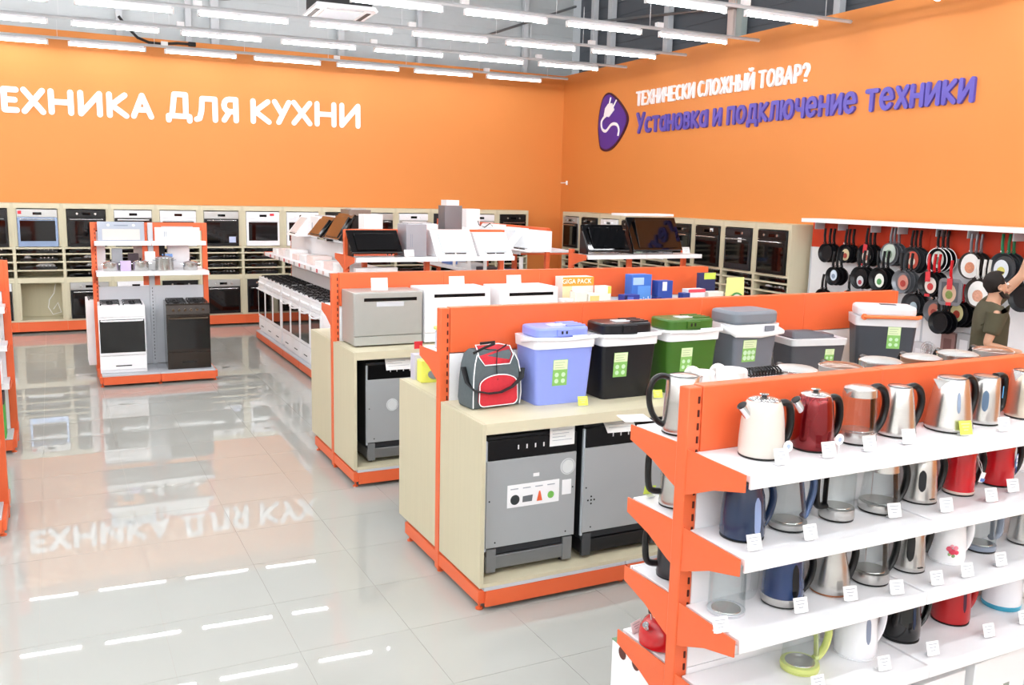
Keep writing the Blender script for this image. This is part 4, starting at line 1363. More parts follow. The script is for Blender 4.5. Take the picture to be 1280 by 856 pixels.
product_box('box with red and yellow prints left of the green refill pouch', 5.69, .18, .1, .36, 'E8E2DC', y=6.86, panels=(('C83C4A', .1, .9, .6, .85), ('E8C050', .1, .45, .15, .5), ('D0404A', .55, .9, .1, .5)))
# green and yellow refill pouch
t = thing('refill_pouch', 'yellow and green refill pouch with red lettering in a green ring', 'pouch', (5.88, 6.82, CT), 0)
MB().hexa([(-.11, -.03, 0), (.11, -.03, 0), (.11, .03, 0), (-.11, .03, 0)], [(-.105, -.006, .5), (.105, -.006, .5), (.105, .006, .5), (-.105, .006, .5)]).build('pouch_body', M('E6EE9A', .35, var=.2, scale=5), t, bevel=.004)
MB().lathe([(.088, 0), (.088, .004), (.07, .005), (.07, 0)], 24, c=(.0, -.03, .27), axis='y', caps=False).build('green_ring', M('4E9A58', .4), t)
MB().cyl((0, -.029, .27), .07, .004, 24, 'y').build('white_disc', M('F2F4F0', .4), t)
text_mesh('Fairy', .06, M('D8384A', .5), 'lettering', t, (0, -.036, .27))
product_box('dark blue pouch leaning behind the yellow green refill pouch', 5.70, .2, .04, .53, '2A3260', y=7.02, panels=(('C8E060', .3, 1, .88, 1),), name='refill_pack')

# ------------------------------------------------------------------ things behind the cooler gondola post
t = thing('humidifier_box', 'yellow box with a grey water drop picture on the birch cabinet top', 'box', (2.215, 5.52, WTZ + .001), R(-4))
MB().box(-.09, .09, -.05, .05, 0, .145).build('carton_body', M('EFF06A', .5), t, bevel=.002)
MB().prism(arc(0, .055, .045, .034, 150, 390, 12) + [(0.012, .085), (0, .125), (-.012, .085)], -.052, -.05).build('drop_picture', M('8E9296', .4), t)
tag(MB().box(-.13, .13, -.03, .05, .0, .17).build('grey_carton', M('C9C6D6', .5), None, (2.245, 5.61, WTZ + .001)), 'pale lilac grey carton behind the yellow drop box', 'box')
tag(MB().box(-.018, .018, -.03, .03, .0, .10).build('black_gadget', BLACK, None, (2.36, 5.47, WTZ + .001), bevel=.004), 'small upright black gadget between the yellow box and the orange post', 'gadget')
t = thing('plastic_canister', 'clear canister with lime rim and dark blue cap on the small orange bracket shelf', 'canister', (2.165, 5.13, 1.3765), R(0))
MB().box(-.07, .07, -.06, .06, 0, .12).build('body', M('D5E2F6', .15, var=.1), t, bevel=.012)
MB().box(-.076, .076, -.066, .066, .12, .145).build('rim', M('D8E88A', .35), t, bevel=.008)
MB().cyl((.02, 0, .145), .03, .022, 18).build('cap', M('2A2E8C', .35), t)
MB().box(-.05, .05, -.0615, -.0605, .03, .09).build('label_panel', M('B8A8E0', .4), t)


# ------------------------------------------------------------------ coolers
def rounded_box(x0, x1, y0, y1, z0, z1, r=.02, taper=0.0, n=4):
    """rounded-corner column whose foot is narrower by taper"""
    mb = MB()

    def ring(tp, z):
        X0, X1, Y0, Y1 = x0 + tp, x1 - tp, y0 + tp, y1 - tp
        pts = []
        for cx, cy, a in ((X1 - r, Y1 - r, 0), (X0 + r, Y1 - r, 90), (X0 + r, Y0 + r, 180), (X1 - r, Y0 + r, 270)):
            for q in range(n + 1):
                aa = R(a + 90 * q / n)
                pts.append((cx + r * math.cos(aa), cy + r * math.sin(aa), z))
        return pts
    a, b = ring(taper, z0), ring(0, z1)
    k = len(a)
    mb.add(a + b, [tuple(range(k))[::-1], tuple(range(k, 2 * k))] + [(i, (i + 1) % k, k + (i + 1) % k, k + i) for i in range(k)])
    return mb


def energy_label(parent, cx, y, cz, w, h, circles=2, tilt=0.0):
    g = MB().box(-w / 2, w / 2, -.0012, 0, -h / 2, h / 2).build('green_label', M('86BE66', .5), parent, (cx, y - .0008, cz), rot=(tilt, 0, 0))
    MB().box(-w / 2 + .002, w / 2 - .002, -.0018, -.0012, h * .12, h / 2 - .002).build('label_top', M('D9E8BE', .5), g)
    for q in range(3):
        MB().box(-w * .38, w * (.3 - .1 * (q % 2)), -.0022, -.0018, h * (.40 - .1 * q) - .002, h * (.40 - .1 * q)).build('print_line', M('7C9A6C', .6), g)
    for i in range(circles):
        for j in range(2):
            MB().cyl((w * ((i + .5) / circles - .5) * .9, -.0012, -h * (.08 + .24 * j)), w * .14, .001, 12, 'y').build('label_circle', M('C4E2C0', .5), g)


def coolbox(label, loc, w, d, h, col, lidcol=None, rimcol=WHITEP, kind='vent', rz=0, lab=(.0, .3), hl=.14, bh=.7, lw=.075, circles=2, handle=None):
    t = thing('cool_box', label, 'cool box', loc, rz, 'portable coolers on the middle gondola')
    zb = h * bh
    MB_b = rounded_box(-w / 2, w / 2, 0, d, 0, zb, .03, .022).build('body', col, t)
    rimh = h * .13
    MB_r = rounded_box(-w / 2 - .012, w / 2 + .012, -.014, d + .012, zb, zb + rimh, .035, .004).build('rim', rimcol, t)
    lc = lidcol or col
    zl = zb + rimh
    hl_ = h - zl
    if kind == 'vent':
        ld = rounded_box(-w / 2 + .02, w / 2 - .02, .012, d - .01, -hl_, 0, .05, -.0).build('lid', lc, t, (0, 0, h), bevel=.012)
        ld.scale = (1, 1, 1)
        MB().box(-.055, .05, .001, .02, zl + hl_ * .25, zl + hl_ * .85).build('socket_cover', lc, ld, (0, 0, -h))
        for s in (-.03, .0):
            MB().box(s, s + .012, -.001, .002, zl + hl_ * .4, zl + hl_ * .7).build('socket', BLACKM, ld, (0, 0, -h))
        MB().box(.04, .14, -.018, -.008, zl - .014, zl + .016).build('latch', rimcol, t, bevel=.003)
        MB().box(-.05, .06, d * .35, d * .62, h, h + .006).build('lid_badge', rimcol, t, bevel=.002)
        for q in range(4):
            MB().box(w / 2 - .16, w / 2 - .03, .06 + q * .045, .08 + q * .045, h, h + .008).build('lid_rib', lc, t, bevel=.002)
        # carrying handle lying round the rim
        MB().tube([(-w / 2 - .014, d * .6, zl - .03), (-w / 2 - .024, .02, zl + .0), (-w / 2 - .01, -.022, zl + .004), (0, -.026, zl - .004), (w / 2 + .01, -.022, zl + .004), (w / 2 + .024, .02, zl), (w / 2 + .014, d * .6, zl - .03)], .006, .011, 8, up=(0, 0, 1)).build('handle', rimcol, t)
    elif kind == 'soft':
        ld = rounded_box(-w / 2 - .01, w / 2 + .01, -.005, d, zl - h, 0, .06, .0).build('lid', lc, t, (0, 0, h), bevel=.02)
        MB().tube([(-w / 2 - .03, d * .4, zl - .02), (-w / 2 - .02, -.03, zl - .06), (0, -.04, zl - .07), (w / 2 + .02, -.03, zl - .055), (w / 2 + .035, d * .4, zl - .02)], .008, .016, 8, up=(0, 0, 1)).build('handle', rimcol, t)
        MB().box(.05, .13, -.026, -.014, zb + .02, zb + rimh - .01).build('latch', M('7E8490', .4), t, bevel=.003)
    elif kind == 'low':
        MB().hexa([(-w / 2 + .02, .03, zl), (w / 2 - .05, .03, zl), (w / 2 - .05, d - .03, zl), (-w / 2 + .02, d - .03, zl)], [(-w / 2 + .06, .09, h), (w / 2 - .2, .09, h), (w / 2 - .2, d - .08, h), (-w / 2 + .06, d - .08, h)]).build('lid', lc, t, bevel=.012)
        MB().box(w / 2 - .18, w / 2 - .06, .06, d - .06, zl, zl + (h - zl) * .55).build('motor_cover', lc, t, bevel=.01)
    else:
        ld = rounded_box(-w / 2 + .005, w / 2 - .005, .0, d - .005, zl - h, 0, .05, -.0).build('lid', lc, t, (0, 0, h), bevel=.02)
        MB().box(-.03, .08, d * .4, d * .6, h, h + .005).build('lid_badge', M('55585E', .4), t, bevel=.002)
        MB().tube([(-w / 2 + .04, -.028, zl + .0), (0, -.032, zl + .004), (w / 2 - .01, -.028, zl + .006), (w / 2 + .02, .02, zl + .006)], .012, .014, 10, up=(0, 0, 1)).build('handle', M('F07A44', .35), t)
        MB().cyl((-w / 2 + .045, -.018, zl), .022, .014, 20, 'y').build('handle_hub', M('F07A44', .35), t)
    energy_label(t, lab[0] * w, .022 * (1 - lab[1] / bh), lab[1] * h, lw, hl, circles, math.atan(.022 / (h * bh)))
    return t


CW = WTZ + .001
BLUEC = M('8E9EEA', .35, var=.02)
coolbox('periwinkle blue electric cool box with white rim, second from the bag', (2.70, 4.60, CW), .40, .27, .465, BLUEC, lab=(-.07, .42), hl=.16, bh=.74, lw=.10)
coolbox('black electric cool box with white rim between the blue and green ones', (3.165, 4.60, CW), .40, .27, .47, M('17181C', .3, var=.05), lab=(-.16, .46), hl=.155, bh=.72, lw=.10)
coolbox('olive green electric cool box with white rim', (3.655, 4.60, CW), .40, .27, .475, M('3F6B25', .35, var=.03), lab=(-.12, .46), hl=.155, bh=.72, lw=.09)
coolbox('tall mid grey cool box with rounded grey lid and white handle', (4.18, 4.60, CW), .37, .28, .51, M('6E7480', .4, var=.03), M('7C838C', .4), kind='soft', lab=(-.14, .48), hl=.15, bh=.70, lw=.115, circles=3)
coolbox('low dark grey cool box with sloping lid behind the kettles', (4.74, 4.58, CW), .44, .27, .34, M('4A4C54', .4, var=.03), M('55565E', .4), M('D4D6DA', .4), rz=R(-10), kind='low', lab=(.2, .5), hl=.11, bh=.74, lw=.075)
coolbox('charcoal cool box with pale grey lid and orange carrying handle', (5.33, 4.53, CW), .42, .27, .51, M('3C4048', .4, var=.03), M('D8DADE', .35), M('D8DADE', .35), rz=R(-36), kind='orange', lab=(.13, .56), hl=.16, bh=.72, lw=.09)
price_tag('yellow price card before the periwinkle blue cool box', (2.785, 4.52, CW), R(-10), YTAG, .062, .055)
price_tag('yellow price card before the black cool box', (3.34, 4.53, CW), R(-8), YTAG, .062, .05)
price_tag('white blank card stuck to the front of the green cool box', (3.76, 4.54, CW), R(0), PAPER, .06, .05)

# cooler bag
t = thing('cooler_bag', 'grey and red soft cooler bag with black shoulder strap and white piping', 'bag', (2.285, 4.68, CW), R(5))
GF = M('5A6468', .9, var=.12, scale=60, bump=.4)
RF = M('C8303C', .85, var=.1, scale=60, bump=.4)
b = MB()
rings = [(-.165, .165, .0, .16, 0), (-.17, .17, -.01, .17, .05), (-.165, .165, -.008, .17, .15), (-.155, .155, 0, .165, .25), (-.14, .14, .015, .16, .31), (-.11, .11, .04, .15, .34)]
vv, ff = [], []
for (x0, x1, y0, y1, z) in rings:
    vv += [(x0, y0, z), (x1, y0, z), (x1, y1, z), (x0, y1, z)]
for q in range(len(rings) - 1):
    for e in range(4):
        ff.append((q * 4 + e, q * 4 + (e + 1) % 4, q * 4 + 4 + (e + 1) % 4, q * 4 + 4 + e))
ff += [(3, 2, 1, 0), tuple(range(len(rings) * 4 - 4, len(rings) * 4))]
b.add(vv, ff).build('bag_body', GF, t, bevel=.012, seg=3)


def patch(zs, hw, y_of, th):
    """rounded front patch outline (x,z)"""
    return


pk = MB().prism(arc(0, .145, .125, .055, 0, 180, 12) + [(-.128, .10), (-.128, .05)] + arc(-.098, .05, .03, .03, 180, 270, 4) + arc(.098, .05, .03, .03, 270, 360, 4) + [(.128, .05)], -.03, -.008).build('front_pocket', RF, t, bevel=.006)
out = arc(0, .145, .127, .057, 0, 180, 14) + [(-.13, .05)] + arc(-.098, .05, .032, .032, 180, 270, 4)[1:] + arc(.098, .05, .032, .032, 270, 360, 4) + [(.13, .05)]
MB().tube([(x, -.0275, z) for x, z in out], .0032, n=6, closed=True).build('piping', WHITE2, pk)
lidp = MB().hexa([(-.1, .0, .262), (.1, .0, .262), (.115, .04, .335), (-.115, .04, .335)], [(-.1, -.008, .27), (.1, -.008, .27), (.11, .03, .348), (-.11, .03, .348)])
lp = MB().add([(-.085, -.002, .262), (.085, -.002, .262), (.112, .012, .31), (.108, .045, .349), (.08, .12, .352), (-.08, .12, .352), (-.108, .045, .349), (-.112, .012, .31)], [tuple(range(8))]).build('lid_panel', RF, t)
sd = lp.modifiers.new('s', 'SOLIDIFY')
sd.thickness = .008
sd.offset = 1
MB().tube([(-.085, -.008, .258), (.085, -.008, .258), (.118, .008, .308), (.112, .045, .355), (.08, .12, .358), (-.08, .12, .358), (-.112, .045, .355), (-.118, .008, .308)], .0035, n=6, closed=True, up=(0, 0, 1)).build('piping', WHITE2, lp)
for s in (-1, 1):
    MB().tube([(s * .158, -.006, .01), (s * .163, -.013, .08), (s * .158, -.009, .2), (s * .146, 0, .27), (s * .125, .015, .32)], .0035, n=6).build('piping', WHITE2, t)
MB().tube([(-.175, .09, .24), (-.18, .03, .16), (-.165, -.03, .12), (-.08, -.045, .10), (.0, -.048, .10), (.08, -.045, .125), (.15, -.035, .175), (.176, .0, .22), (.182, .06, .2)], .018, .005, 8, up=(0, 0, 1)).build('shoulder_strap', BLACKM, t)
MB().tube([(-.15, .02, .33), (-.08, -.0, .365), (.0, .03, .375), (.02, .06, .38), (-.06, .1, .37)], .008, .004, 6).build('carry_handle', BLACKM, t)
MB().tube([(-.08, .02, .352), (0, -.0, .34), (.08, .03, .36), (.1, .06, .362), (0, .0, .335), (-.01, -.012, .24), (-.01, -.03, .17)], .003, n=5).build('elastic_cord', BLACKM, t)


# ------------------------------------------------------------------ freestanding cookers
def cooker(label, loc, rz, col, w=.5, d=.55, h=.85, window=True, hcol=None, curved=False, group='freestanding cookers'):
    t = thing('cooker', label, 'cooker', loc, rz, group)
    hc = hcol or WHITE2
    MB().box(-w / 2, w / 2, 0, d, 0, h - .02).build('body', col, t, bevel=.004)
    cp = MB().hexa([(-w / 2 + .001, -.02, h - .13), (w / 2 - .001, -.02, h - .13), (w / 2 - .001, 0, h - .13), (-w / 2 + .001, 0, h - .13)], [(-w / 2 + .001, -.004, h - .02), (w / 2 - .001, -.004, h - .02), (w / 2 - .001, 0, h - .02), (-w / 2 + .001, 0, h - .02)]).build('control_panel', col, t)
    for q in range(6):
        x = -w * .34 + q * w * .136
        MB().cyl((x, -.014, h - .075), .015, .024, 12, 'y').build('knob', hc, cp)
    MB().box(-w / 2, w / 2, -.01, d, h - .019, h).build('hob_top', col, t, bevel=.004)
    g = MB()
    for sx in (-1, 1):
        for sy in (.28, .72):
            cx, cy = sx * w * .24, d * sy
            g.tube([(cx - .09, cy, h + .018), (cx + .09, cy, h + .018)], .005, n=4)
            g.tube([(cx, cy - .09, h + .018), (cx, cy + .09, h + .018)], .005, n=4)
            for e in ((-.1, -.1), (.1, -.1), (.1, .1), (-.1, .1)):
                g.box(cx + e[0] - .006, cx + e[0] + .006, cy + e[1] - .006, cy + e[1] + .006, h, h + .02)
            g.tube([(cx - .1, cy - .1, h + .018), (cx + .1, cy - .1, h + .018), (cx + .1, cy + .1, h + .018), (cx - .1, cy + .1, h + .018)], .005, n=4, closed=True, up=(0, 0, 1))
    gg = g.build('pan_grate', BLACKM, t)
    gg['kind'] = 'stuff'
    for sx in (-1, 1):
        for sy in (.28, .72):
            MB().cyl((sx * w * .24, d * sy, h), .035, .012, 16).build('burner', BLACKM, t)
    dr = MB().box(-w / 2 + .002, w / 2 - .002, -.024, -.001, h * .27, h - .14).build('oven_door', col if not window else col, t, bevel=.003)
    gi = .045 if rz == -PI / 2 else .012
    MB().box(-w / 2 + gi, w / 2 - gi, -.027, -.024, h * .30 + gi * .4, h - .15 - gi).build('door_glass', BGLASS, dr)
    hb = MB()
    if curved:
        hb.tube([(-w * .42, -.03, h - .17), (-w * .3, -.06, h - .185), (0, -.07, h - .195), (w * .3, -.06, h - .185), (w * .42, -.03, h - .17)], .011, n=8)
    else:
        hb.tube([(-w * .44, -.028, h - .175), (-w * .40, -.055, h - .175), (w * .40, -.055, h - .175), (w * .44, -.028, h - .175)], .010, n=8)
    hb.build('door_handle', hc, dr)
    dw = MB().box(-w / 2 + .002, w / 2 - .002, -.02, -.001, .04, h * .255).build('drawer', col, t, bevel=.003)
    MB().box(-w * .17, w * .17, -.022, -.019, h * .10, h * .115).build('drawer_grip', BLACKM, dw)
    return t


# stand with two cookers, hoods and pots
GST = G = gondola('small free standing orange and white display stand with two cookers', (.43, 11.95, 0), 0, 2, .635, 1.895, .0, front=[(1.325, .30), (1.675, .12)], back=[(1.325, .30)], base=(.62, .58), back_panels=False, posts=True)
MB().box(.03, .63, -.012, .012, .15, 1.12).build('back_panel', GREYP, G)
MB().box(.64, 1.24, -.012, .012, .15, 1.12).build('back_panel', GREYP, G)
for q in range(22):
    MB().box(.631, .639, -.033, -.0305, .2 + q * .042, .222 + q * .042).build('slot', HOLE, G)
MB().box(.03, 1.24, -.02, .02, 1.80, 1.896).build('header_rim', ORANGE, G)
for c_ in G.children:
    if c_.name.startswith('post') and abs(c_.location.x - .635) < .01:
        c_.data = c_.data.copy()
        c_.data.materials[0] = GREYP
        c_['label'] = 'pale grey middle post'
for x in (.57, .70):
    MB().box(x - .03, x + .03, -.018, .018, 1.13, 1.80).build('rear_upright', ORANGE, G)
cooker('white cooker with black oven glass on the left of the display stand', (.675, 11.45, .147), R(-2), WHITE2, .51, .45, .80)
cooker('dark brown cooker with steel trims on the right of the display stand', (1.415, 11.45, .147), R(-2), M('2A2019', .18, .3, coat=.3), .50, .45, .80, hcol=M('5A4A3C', .3, .6))
for i, (x, m) in enumerate(((.70, WHITE2), (1.40, M('4A3226', .35)))):
    cooker(('white' if i == 0 else 'brown') + ' cooker on the far side of the display stand, facing the ovens', (x - .13 if i == 0 else x, 12.5, .147), PI, m, .5, .45, .80)


def rangehood(label, loc, rz, col, kind='slant', w=.6, h=.28, glass=None, group='cooker hoods displayed on the orange gondolas', rot=None, extra=0.0):
    t = thing('cooker_hood', label, 'cooker hood', loc, rz, group)
    if kind == 'slant':
        gl = glass or BGLASS
        MB().hexa([(-w * .42, .10, 0), (w * .42, .10, 0), (w * .42, .30, 0), (-w * .42, .30, 0)], [(-w * .42, .22, h), (w * .42, .22, h), (w * .42, .30, h), (-w * .42, .30, h)]).build('body', col, t, bevel=.004)
        MB().hexa([(-w / 2, -.02, .06), (w / 2, -.02, .06), (w / 2, .01, .045), (-w / 2, .01, .045)], [(-w / 2, .20, h + .015), (w / 2, .20, h + .015), (w / 2, .222, h), (-w / 2, .222, h)]).build('front_plate', gl, t, bevel=.003)
        MB().hexa([(-w * .38, -.015, .085), (w * .40, -.015, .085), (w * .40, .01, .085), (-w * .38, .01, .085)], [(-w * .38, .135, h - .02), (w * .40, .135, h - .02), (w * .40, .16, h - .02), (-w * .38, .16, h - .02)]).build('inner_panel', gl, t, bevel=.002)
        for q in range(2):
            MB().cyl((w * (.28 + q * .08), .085, .02), .012, .01, 10, 'y').build('button', CHROME, t)
        MB().box(-w * .4, w * .4, .10, .103, .0, .03).build('chrome_strip', CHROME, t)
    elif kind == 'flat':
        MB().box(-w / 2, w / 2, 0, .05, 0, h).build('body', col, t, bevel=.004)
        MB().box(-w * .4, w * .4, -.004, 0, h * .06, h * .62).build('grease_filter', M('D4D2CE', .5, .2, scale=80, bump=.4), t)
        for s in (-1, 1):
            MB().cyl((s * w * .27, -.001, h * .82), .016, .003, 12, 'y').build('light', WHITE2, t)
        MB().box(-w * .15, w * .15, -.003, 0, h * .78, h * .84).build('switch_panel', GREYPL, t)
    elif kind == 'chimney':
        MB().hexa([(-w / 2, 0, 0), (w / 2, 0, 0), (w / 2, .42, 0), (-w / 2, .42, 0)], [(-w / 2, 0, .05), (w / 2, 0, .05), (w / 2, .42, .05), (-w / 2, .42, .05)]).build('canopy_rim', col, t, bevel=.003)
        MB().hexa([(-w / 2 + .005, .005, .05), (w / 2 - .005, .005, .05), (w / 2 - .005, .415, .05), (-w / 2 + .005, .415, .05)], [(-.12, .15, h * .45), (.12, .15, h * .45), (.12, .38, h * .45), (-.12, .38, h * .45)]).build('canopy', col, t)
        MB().box(-.115, .115, .155, .375, h * .45, h + extra).build('chimney', col, t, bevel=.003)
        for q in range(3):
            MB().cyl((-.05 + q * .05, 0, .025), .009, .008, 10, 'y').build('button', STEEL, t)
    elif kind == 'box':
        MB().box(-w / 2, w / 2, 0, .3, 0, h).build('body', col, t, bevel=.004)
        MB().box(-w * .35, w * .35, .05, .25, h, h + .012).build('top_flange', M('B9BCC0', .4, .3), t)
        for q in range(2):
            MB().box(-w * .3 + q * .02, -w * .28 + q * .02, -.002, 0, h * .3, h * .7).build('seam', GREYPL, t)
    elif kind == 'wedge':      # white hood tipped with its underside to the front
        MB().hexa([(-w / 2, 0, .0), (w / 2, 0, .0), (w / 2, .34, 0), (-w / 2, .34, 0)], [(-w / 2, .24, h), (w / 2, .24, h), (w / 2, .34, h), (-w / 2, .34, h)]).build('body', col, t, bevel=.004)
        ang = math.atan2(h, .24)
        c = Vector((0, .12, h / 2))
        n_ = Vector((0, -math.sin(ang), math.cos(ang)))
        MB().obox(c + n_ * .006, (w * .66, math.hypot(h, .24) * .7, .012), (ang, 0, 0)).build('glass_plate', glass or M('DCE6EC', .1), t)
        for s in (-.16, .12):
            p = Vector((s * w, .03, h * .09)) + n_ * .012
            MB().obox(p, (w * .24, .012, .006), (ang, 0, 0)).build('slot', BLACKM, t)
    return t


rangehood('grey metal built-in hood with lit underside on top of the display stand, left', (.735, 11.86, 1.676), 0, M('AEB6C4', .35, .4), 'flat', .52, .23)
rangehood('white slim built-in hood on top of the display stand, right', (1.375, 11.86, 1.676), 0, WHITE2, 'box', .52, .165).scale = (1, .18, 1)
# wares on top edge of the stand, behind
for x, c, w_, h_, lb in ((.50, 'F2F2F4', .12, .1, 'small white box left behind the grey hood of the stand'), (.96, 'C7BDB8', .16, .20, 'crumpled grey toned package behind the middle post of the stand'), (1.15, '1A1A1C', .18, .22, 'black boxy gadget behind the right half of the stand'), (1.40, 'F4F3F5', .26, .1, 'white package lying behind the right half of the stand')):
    tag(MB().box(-w_ / 2, w_ / 2, 0, .06, 0, h_ + .35).build('package', M(c, .5), None, (x, 12.04, 1.326), bevel=.004), lb, 'package')


def pot(label, loc, r, h, rz=0, m=STEEL, group='steel cooking pots on the stand shelf'):
    t = thing('cooking_pot', label, 'pot', loc, rz, group)
    MB().lathe([(r * .95, 0), (r, .006), (r, h * .96), (r * 1.04, h), (r * .97, h * .98)], 28).build('body', m, t)
    MB().lathe([(r * .99, h * .985), (r * .85, h * 1.08), (r * .3, h * 1.2), (.002, h * 1.21)], 24).build('lid', CHROME, t)
    MB().lathe([(.006, h * 1.2), (.012, h * 1.3), (.015, h * 1.36), (.002, h * 1.38)], 12).build('lid_knob', BLACKM, t)
    for s in (-1, 1):
        MB().tube([(s * r * .98, -.03, h * .78), (s * (r + .028), -.025, h * .82), (s * (r + .028), .025, h * .82), (s * r * .98, .03, h * .78)], .005, n=6, up=(0, 0, 1)).build('side_handle', CHROME, t)
    return t


pot('small steel pot at the left end of the stand shelf', (.60, 11.76, 1.326), .085, .10)
pot('steel saucepan left of the middle post of the stand', (.93, 11.76, 1.326), .09, .11)
pot('largest steel pot with a round white sticker right of the middle post', (1.20, 11.76, 1.326), .105, .15)
pot('low steel saucepan at the right end of the stand shelf', (1.50, 11.76, 1.326), .085, .095)
for x, c, h_, lb in ((.76, 'C9B6DC', .12, 'lilac patterned box between two pots on the stand shelf'), (.68, '9CA0A6', .26, 'tall grey appliance behind the left pots of the stand'), (.86, '3A2C34', .20, 'dark mixed package behind the left pots of the stand'), (1.05, 'F4F4F6', .22, 'white rounded appliance behind the largest pot'), (1.25, '7AA0DC', .19, 'blue topped box behind the largest pot')):
    tag(MB().box(-.06, .06, 0, .055, 0, h_).build('package', M(c, .5, var=.15), None, (x, 11.868 if h_ > .13 else 11.72, 1.326), bevel=.006), lb, 'package')

# ------------------------------------------------------------------ gondola along the aisle with the row of white cookers
G3 = gondola('long orange gondola running to the back wall with the row of white cookers', (3.38, 14.35, 0), -PI / 2, 4, .92, 1.66, 0, front=[(1.36, .40)], back=[(1.36, .35)], base=(.60, .5), back_panels=True)
names = ['first white cooker from the back wall in the aisle row', 'second white cooker from the back wall in the aisle row', 'third white cooker from the back wall, before the pale gap panel',
         'fourth white cooker of the aisle row, with a curved handle', 'fifth white cooker of the aisle row, with a curved handle', 'sixth white cooker of the aisle row, nearest the birch cabinets', 'seventh white cooker of the aisle row, hidden behind the birch cabinet']
ys = [14.05, 13.53, 13.01, 12.42, 11.90, 11.38, 10.86]
for i, y in enumerate(ys):
    cooker(names[i], (2.84, y, .147), -PI / 2, WHITE2, .50, .48, .84, curved=i > 2)
WHB = M('F2F0EE', .5)
for i in range(9):
    y = 14.0 - i * .42
    c = ['F4F2F0', 'F0E4E0', 'F4F4F4', 'EBD5D0', 'F2F2F2', 'F5E2DC', 'F4F4F4', 'EED8D4', 'F4F4F4'][i]
    tag(MB().box(-.13, .13, -.15, .15, 0, .075 + .02 * (i % 3)).build('flat_carton', M(c, .5), None, (3.15, y, 1.361), bevel=.003), 'pale flat carton on the shelf above the cooker row, %s from the back' % ORD[i], 'box', 'flat cartons above the cooker row')
    for q in range(2):
        pass
# small red and grey stickers along the shelf lip
for i in range(12):
    tag(MB().box(-.0008, 0, -.04, .04, 0, .045).build('shelf_label', M(['D8626A', 'D9B8B0', 'A8A8A8'][i % 3], .5), None, (2.931, 13.9 - i * .3, 1.315)), 'small coloured shelf label on the cooker row shelf, %s from the back' % ORD[i], 'label', 'coloured shelf labels above the cookers')
# hoods on the top of this row
rangehood('big white tilted hood nearest the back wall above the cooker row', (3.12, 13.35, 1.67), -PI / 2, WHITE2, 'wedge', .62, .30)
rangehood('white upright hood body right of the tilted white hood above the cookers', (3.30, 12.72, 1.67), -PI / 2, WHITE2, 'box', .42, .30)
rangehood('black hood with brown reflections above the cooker row', (3.14, 12.1, 1.67), -PI / 2, BLACK, 'slant', .6, .30)
rangehood('tall black glossy hood above the cooker row, behind the white upright one', (3.18, 11.4, 1.67), -PI / 2, BLACK, 'slant', .7, .36)
rangehood('grey framed hood tipped upward over the black hoods', (3.5, 11.9, 1.67), -PI / 2, M('8A7A70', .3, .5), 'box', .4, .42)

# ------------------------------------------------------------------ hood gondola facing the camera
G4 = gondola('orange gondola with cooker hoods behind the countertop dishwashers', (3.0, 10.15, 0), 0, 2, .99, 1.90, .30, front=[(1.60, .34), (1.25, .36)], back=[(1.60, .34)], base=(.5, .40), back_panels=False)
rangehood('wide black slanted hood at the left end of the hood gondola', (3.25, 9.79, 1.605), 0, BLACK, 'slant', .60, .28)
rangehood('plain grey metal hood body right of the black slanted hood', (3.73, 9.81, 1.605), 0, M('A4A9B2', .4, .4), 'box', .25, .37)
rangehood('white slanted hood with pale glass plate, right of the grey body', (4.22, 9.765, 1.605), 0, WHITE2, 'wedge', .52, .30)
rangehood('grey metal chimney hood rising behind the white slanted hood', (4.42, 10.20, 1.605), 0, M('83878F', .35, .6), 'chimney', .45, .58)
rangehood('small white chimney hood behind the black slanted hood', (3.4, 10.22, 1.605), 0, WHITE2, 'chimney', .6, .46)
rangehood('white flat topped hood between the black hoods, back side', (3.95 + .05, 10.22, 1.605), 0, WHITE2, 'box', .3, .36)
for i, (x, w_, h_, c, lb) in enumerate(((3.12, .2, .09, 'C9CDD0', 'grey blue patterned pack under the black slanted hood'), (3.33, .16, .12, 'B8B4AE', 'small stone patterned pack under the hood shelf'), (3.55, .12, .06, 'D8505A', 'small red carton under the hood shelf'), (3.3, .5, .22, 'F6F6F6', 'large white bag shaped carton under the black hood'), (4.05, .35, .12, 'F4F4F4', 'low white carton under the white slanted hood'))):
    tag(MB().box(-w_ / 2, w_ / 2, 0, .1, 0, h_).build('carton', M(c, .5, var=.1), None, (x, 9.80 + (.14 if h_ > .15 else 0), 1.2515), bevel=.005), lb, 'box')
price_tag('white price card on the hood shelf beside the black slanted hood', (3.63, 9.785, 1.6045), 0, PAPER, .12, .08)

rangehood('plain white slanted hood at the right end of the hood gondola', (4.74, 9.765, 1.605), 0, WHITE2, 'wedge', .44, .27)

